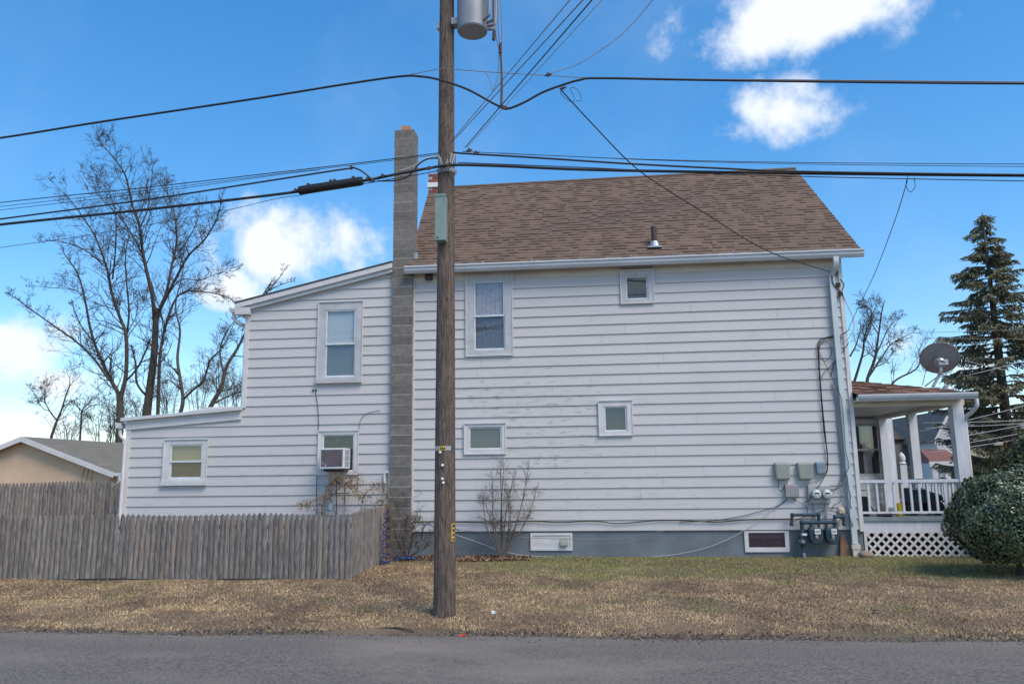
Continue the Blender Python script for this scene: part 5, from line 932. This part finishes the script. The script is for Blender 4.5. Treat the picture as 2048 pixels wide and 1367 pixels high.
for (pp) in ([(646, 1110), (650, 1005), (660, 985), (668, 958), (680, 952)], [(690, 1110), (688, 1000), (692, 975), (690, 958), (683, 950)], [(705, 1115), (725, 1000), (745, 975), (756, 964)], [(668, 960), (700, 965), (715, 985), (728, 996)], [(655, 990), (630, 1000), (612, 1010), (598, 1005)], [(756, 966), (775, 985), (768, 1000), (750, 1005)], [(700, 962), (712, 950), (716, 975)], [(680, 952), (660, 965), (650, 990), (642, 1030)]):
    P = pxline(pp, [-.35+R9.uniform(-.1, .1) for _ in pp], 6); vn.tube(P, .008, 5)
    for p in P:
        for _ in range(6):
            c = np.array(p)+np.array([R9.gauss(0, .06), R9.gauss(0, .05), R9.gauss(-.04, .06)]); s_ = R9.uniform(.018, .045); q = Quaternion((R9.gauss(0, 1), R9.gauss(0, 1), R9.gauss(0, .4)), R9.uniform(0, .9)) @ Quaternion((0, 0, 1), R9.uniform(0, 6.28)); vl.add([Vector(c)+q @ Vector(v)*s_ for v in ((0, 0, 1), (.25, 0, 0), (.05, .08, -1.2), (-.22, 0, -.1))], [(0, 1, 2), (0, 2, 3)], R9.uniform(-1, 1))
        side_branch(vn, p, np.array([R9.gauss(0, 1), R9.gauss(0, .5), R9.gauss(0, .6)]), .13, .004, 1, R9, .002, .1)
vn.build('stem', 'vine', tre); vl.build('dry_leaves', 'dryleaf', tre)
MB().lathe([(.05, 0), (.06, .03), (.05, .16), (.055, .18)], tuple(W(660, 1022, -.4)), n=14).build('solar_lantern', 'bluebox', label='small grey lantern showing above the pickets below the trellis', cat='lantern')
# blue coiled hose on the fence
hp = []
for i in range(170):
    t = i/169; zc = 1.02-1.0*min(1, t*1.15); a_ = t*46; rr = .06+.05*t+.012*math.sin(i*.7); hp.append((fxr+.05+rr*math.cos(a_)*.55+.05, -1.05+.16*math.sin(a_)*(0.5+t), max(zc+.02*math.sin(i), .07)))
for i in range(60): a_ = i*.55; hp.append((fxr+.22+.012*i*.5+.09*math.cos(a_), -.75+.10*math.sin(a_), .10+.03*abs(math.sin(i))))
MB().tube(hp, .011, 6).build('blue_hose', 'hose', smooth=True, label='blue coiled garden hose hanging on the fence end and trailing on the ground', cat='hose')
MB().tube(spline([(fxr+.45, -.7, .1), (fxr+.5, -.5, .35), (fxr+.62, -.4, .42), (fxr+.66, -.42, .62), (fxr+.75, -.35, .72), (fxr+.9, -.3, .60), (fxr+.8, -.3, .55), (fxr+.95, -.3, .70), (fxr+1.1, -.3, .62), (fxr+1.0, -.3, .55), (fxr+1.2, -.3, .66), (fxr+1.35, -.3, .58)], 6), .010, 6).build('blue_hose', 'hose', smooth=True, label='loose blue hose loops draped through the bush by the foundation', cat='hose')
eg = onZ(905, 1121, .05), onZ(1015, 1120, .05); MB().box(eg[0][0]-1.2, eg[1][0]+.05, eg[0][1]-.03, eg[0][1]+.03, .0, .085).build('bed_edging', 'post', label='low wooden edging board in front of the leaf filled bed', cat='edging')
# ------------------------------------------------------------------ spruce and hedge shrubs
SY = 18; sb_, stp = W(2008, 800, SY), W(1972, 420, SY); spr = thing('spruce_tree', 'tall dark spruce with drooping branches behind the porch', 'tree', (sb_[0], SY, 0)); H = stp[2]; R = random.Random(99)
MB().tube([(sb_[0], SY, -.1), (sb_[0], SY, H*.5), (sb_[0]+.02, SY, H-.1)], [.24, .16, .015], 10).build('trunk', 'bark', spr, smooth=True)
nv, nf, na = [], [], []; brn = MB()
z = .9
while z < H-.15:
    fr = 1-z/H; Lm = (3.7*fr**.80+.14)*R.uniform(.8, 1.12)
    for b_ in range(R.randint(4, 6) if fr > .1 else 3):
        an = R.uniform(0, 2*math.pi); L = min(2.75, Lm*R.uniform(.55, 1.15)); n = 9; pts = []
        for i in range(n+1): t = i/n; pts.append(np.array([sb_[0]+math.cos(an)*L*t, SY+math.sin(an)*L*t, z+L*(.10*t-.32*t*t+.16*t**3*(1+fr))+R.gauss(0, .012)]))
        brn.tube(pts, [.03*fr+.012-.002*i*.5 for i in range(n+1)], 4, False)
        ns = int(L*46)+10
        for _ in range(ns):
            t = R.uniform(.12, 1)**.8; j = min(n-1, int(t*n)); p = pts[j]+(pts[j+1]-pts[j])*(t*n-j); side = R.choice((-1, 1)); ang = an+side*R.uniform(.3, 1.2); ln = R.uniform(.16, .50)*(1.15-.5*t); hang = R.uniform(.25, 1.15)
            d = np.array([math.cos(ang), math.sin(ang), -hang]); d /= np.linalg.norm(d); tip = p+d*ln; up_ = np.array([R.gauss(0, .3), R.gauss(0, .3), 1]); wv = np.cross(d, up_); wv /= np.linalg.norm(wv); w2 = np.cross(d, wv); val = R.uniform(-1, 1); ww = R.uniform(.026, .05)
            for k in range(5):
                c = p+(tip-p)*(k/5); e2 = p+(tip-p)*min(1, (k+1.5)/5); a2 = R.uniform(0, 3.14); sv = (wv*math.cos(a2)+w2*math.sin(a2))*ww*R.uniform(.7, 1.5); o_ = len(nv); nv += [c-sv*.3, e2+sv, e2-sv*.2, c+sv*.2]; nf.append((o_, o_+1, o_+2)); nf.append((o_+3, o_+1, o_)); na += [val, val]
    z += R.uniform(.15, .27)
brn.build('branches', 'bark', spr); mb = MB(); mb.v = [tuple(map(float, v)) for v in nv]; mb.f = nf; mb.a = na; mb.build('crown', 'needle', spr)
def leaf_bush(name, label, c, rad, n, size, mt, seed, flat=.0, trunk=True, cut=-.8):
    R = np.random.default_rng(seed); t = thing(name, label, 'shrub', (c[0], c[1], float(gz(c[0], c[1])))); c = np.array(c); rad = np.array(rad)
    d = R.normal(size=(n, 3)); d /= np.linalg.norm(d, axis=1)[:, None]; d = d[d[:, 2] > cut]; n = len(d)
    lump = 1+.06*np.sin(d[:, 0]*7+1)*np.sin(d[:, 2]*6+2)+.05*np.sin(d[:, 1]*9+d[:, 2]*5)+.03*np.sin(d[:, 0]*15+d[:, 2]*13)
    s_ = lump*(1-np.abs(R.normal(0, .07, n))); P = c+d*rad*s_[:, None]
    nr = d+R.normal(0, .45, (n, 3)); nr /= np.linalg.norm(nr, axis=1)[:, None]; u = np.cross(nr, R.normal(size=(n, 3))); u /= np.linalg.norm(u, axis=1)[:, None]; v = np.cross(nr, u); L = R.uniform(*size, n)[:, None]
    V = np.stack([P-u*L, P-v*L*.48+nr*L*.12, P+u*L, P+v*L*.48+nr*L*.12], 1).reshape(-1, 3)
    me = bpy.data.meshes.new('leaves'); me.from_pydata(V.tolist(), [], [(4*i, 4*i+1, 4*i+2) for i in range(n)]+[(4*i, 4*i+2, 4*i+3) for i in range(n)]); at = me.attributes.new('v', 'FLOAT', 'FACE'); q = R.uniform(-1, 1, n); at.data.foreach_set('value', np.concatenate([q, q]).astype(np.float32)); me.materials.append(MT[mt])
    o = bpy.data.objects.new('foliage', me); COL.objects.link(o); fin(o, t)
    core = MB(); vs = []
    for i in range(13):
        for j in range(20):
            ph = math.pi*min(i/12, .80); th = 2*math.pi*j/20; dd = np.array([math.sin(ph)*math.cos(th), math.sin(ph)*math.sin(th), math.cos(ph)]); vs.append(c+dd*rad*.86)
    core.add(vs, [(i*20+j, i*20+20+j, i*20+20+(j+1) % 20, i*20+(j+1) % 20) for i in range(12) for j in range(20)]); core.build('shade_core', 'hollycore', t)  # solid near-black shell, paints the shade inside the foliage
    for k in range(3): MB().tube([(c[0]+.12*(k-1), c[1]+.06*k, -.05), (c[0]+.2*(k-1), c[1]+.03*k, c[2]-.2)], .045, 7).build('stem', 'bark', t)
    return t
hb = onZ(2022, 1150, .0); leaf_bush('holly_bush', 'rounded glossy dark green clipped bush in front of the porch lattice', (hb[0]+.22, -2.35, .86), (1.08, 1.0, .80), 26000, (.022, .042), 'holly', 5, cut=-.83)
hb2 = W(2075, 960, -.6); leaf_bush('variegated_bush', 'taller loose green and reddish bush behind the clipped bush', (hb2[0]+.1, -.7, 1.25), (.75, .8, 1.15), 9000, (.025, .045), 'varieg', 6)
# ------------------------------------------------------------------ houses across the side street
HB = 34.0
fb = thing('far_house', 'dark slate mansard house with brick chimney beyond the side street', 'house', (*W(1830, 940, HB)[:2], 0))
x0, x1 = W(1770, 900, HB)[0], W(1878, 900, HB)[0]; zr, ze_, zl = W(1830, 851, HB)[2], W(1830, 877, HB)[2], W(1830, 928, HB)[2]
MB().box(x0, x1, HB, HB+8, 0, zl).build('wall', 'yellowside', fb); MB().hexa([(x0-.2, HB-.3, zl), (x1+.2, HB-.3, zl), (x1+.2, HB+8, zl), (x0-.2, HB+8, zl), (x0, HB+.4, ze_), (x1, HB+.4, ze_), (x1, HB+7, ze_), (x0, HB+7, ze_)]).build('slate_mansard', 'slate', fb)
MB().hexa([(x0-.1, HB+.1, ze_+.002), (x1+.1, HB+.1, ze_+.002), (x1+.1, HB+7.2, ze_+.002), (x0-.1, HB+7.2, ze_+.002), (x0, HB+3, zr), (x1, HB+3, zr), (x1, HB+3.4, zr), (x0, HB+3.4, zr)]).build('roof', 'brownroof', fb)
cxx = W(1861.5, 845, HB+3)[0]; ct = W(1861, 832, HB+3)[2]; MB().box(cxx-.22, cxx+.22, HB+2.8, HB+3.25, zr-.8, ct).box(cxx-.27, cxx+.27, HB+2.75, HB+3.3, ct-.12, ct).lathe([(.12, 0), (.10, .3)], (cxx, HB+3, ct), n=10).build('chimney', 'block', fb)
for (l, r, t, b) in ((1816, 1836, 935, 962), (1870, 1885, 936, 962), (1780, 1800, 935, 962)): a0, a1, b0, b1 = wrect(l, r, t, b, HB-.05); wd = MB().frame(a0-.12, a1+.12, 0.1, b1+.12, .12, HB-.06, HB-.003).build('door', 'trim', fb); MB().box(a0, a1, HB-.04, HB-.004, .1, b1).build('shutter', 'tandoor', wd)
HA = 30.0
fa = thing('far_house', 'white gabled house with red porch roof beyond the side street', 'house', (*W(1900, 940, HA)[:2], 0))
gx0, gx1 = W(1875, 900, HA)[0], W(1925, 900, HA)[0]+1.6; gpk = W(1893, 818, HA)[2]; gev = W(1876, 864, HA)[2]; gxp = W(1894, 818, HA)[0]; gx1 = gxp+(gxp-gx0)*1.0
MB().extr([(gx0, 0), (gx1, 0), (gx1, gev), (gxp, gpk-.1), (gx0, gev)], 'y', HA, HA+9).build('wall', 'farwhite', fa)
MB().box(gx1, gx1+7, HA+1.5, HA+9, 0, gev).build('wing_wall', 'yellowside', fa)
for s_, xe in ((-1, gx0-.25), (1, gx1+.25)): zee = gev-.25*(gpk-gev)/(gxp-gx0); MB().hexa([(gxp, HA-.3, gpk-.12), (xe, HA-.3, zee-.12), (xe, HA+9, zee-.12), (gxp, HA+9, gpk-.12), (gxp, HA-.3, gpk), (xe, HA-.3, zee), (xe, HA+9, zee), (gxp, HA+9, gpk)]).build('roof', 'slate', fa); MB().hexa([(gxp, HA-.36, gpk-.28), (xe, HA-.36, zee-.28), (xe, HA-.31, zee-.28), (gxp, HA-.31, gpk-.28), (gxp, HA-.36, gpk), (xe, HA-.36, zee), (xe, HA-.31, zee), (gxp, HA-.31, gpk)]).build('rake_board', 'trim', fa)
MB().hexa([(gx1, HA+1.2, gev), (gx1+7.2, HA+1.2, gev), (gx1+7.2, HA+9, gev), (gx1, HA+9, gev), (gx1, HA+5, gpk-.3), (gx1+7.2, HA+5, gpk-.3), (gx1+7.2, HA+5.2, gpk-.3), (gx1, HA+5.2, gpk-.3)]).build('wing_roof', 'slate', fa)
pz0, pz1 = W(1880, 925, HA-1.8)[2], W(1895, 913, HA-1.8)[2]; px0, px1 = W(1857, 920, HA-1.8)[0], W(1922, 920, HA-1.8)[0]
MB().hexa([(px0, HA-2, pz0), (px1, HA-2, pz0), (px1, HA, pz0), (px0, HA, pz0), (px0, HA-2, pz0+.1), (px1, HA-2, pz0+.1), (px1, HA, pz1+.45), (px0+.3, HA, pz1+.45)]).build('porch_roof', 'redroof', fa); MB().box(px0-.05, px1, HA-2.05, HA-1.9, pz0-.2, pz0+.08).build('porch_beam', 'trim', fa)
for px in (1868, 1893, 1918): xx = W(px, 940, HA-1.8)[0]; MB().box(xx-.13, xx+.13, HA-1.95, HA-1.7, 0, pz0-.2).build('porch_post', 'trim', fa)
for (px, py) in ((1901, 940), (1948, 935), (1960, 935)): q = W(px, py, HA); MB().box(q[0]-.35, q[0]+.35, HA+(1.44 if q[0] > gx1 else -.06), HA+(1.49 if q[0] > gx1 else -.004), q[2]-.8, q[2]+.7).build('window', 'dark', fa)
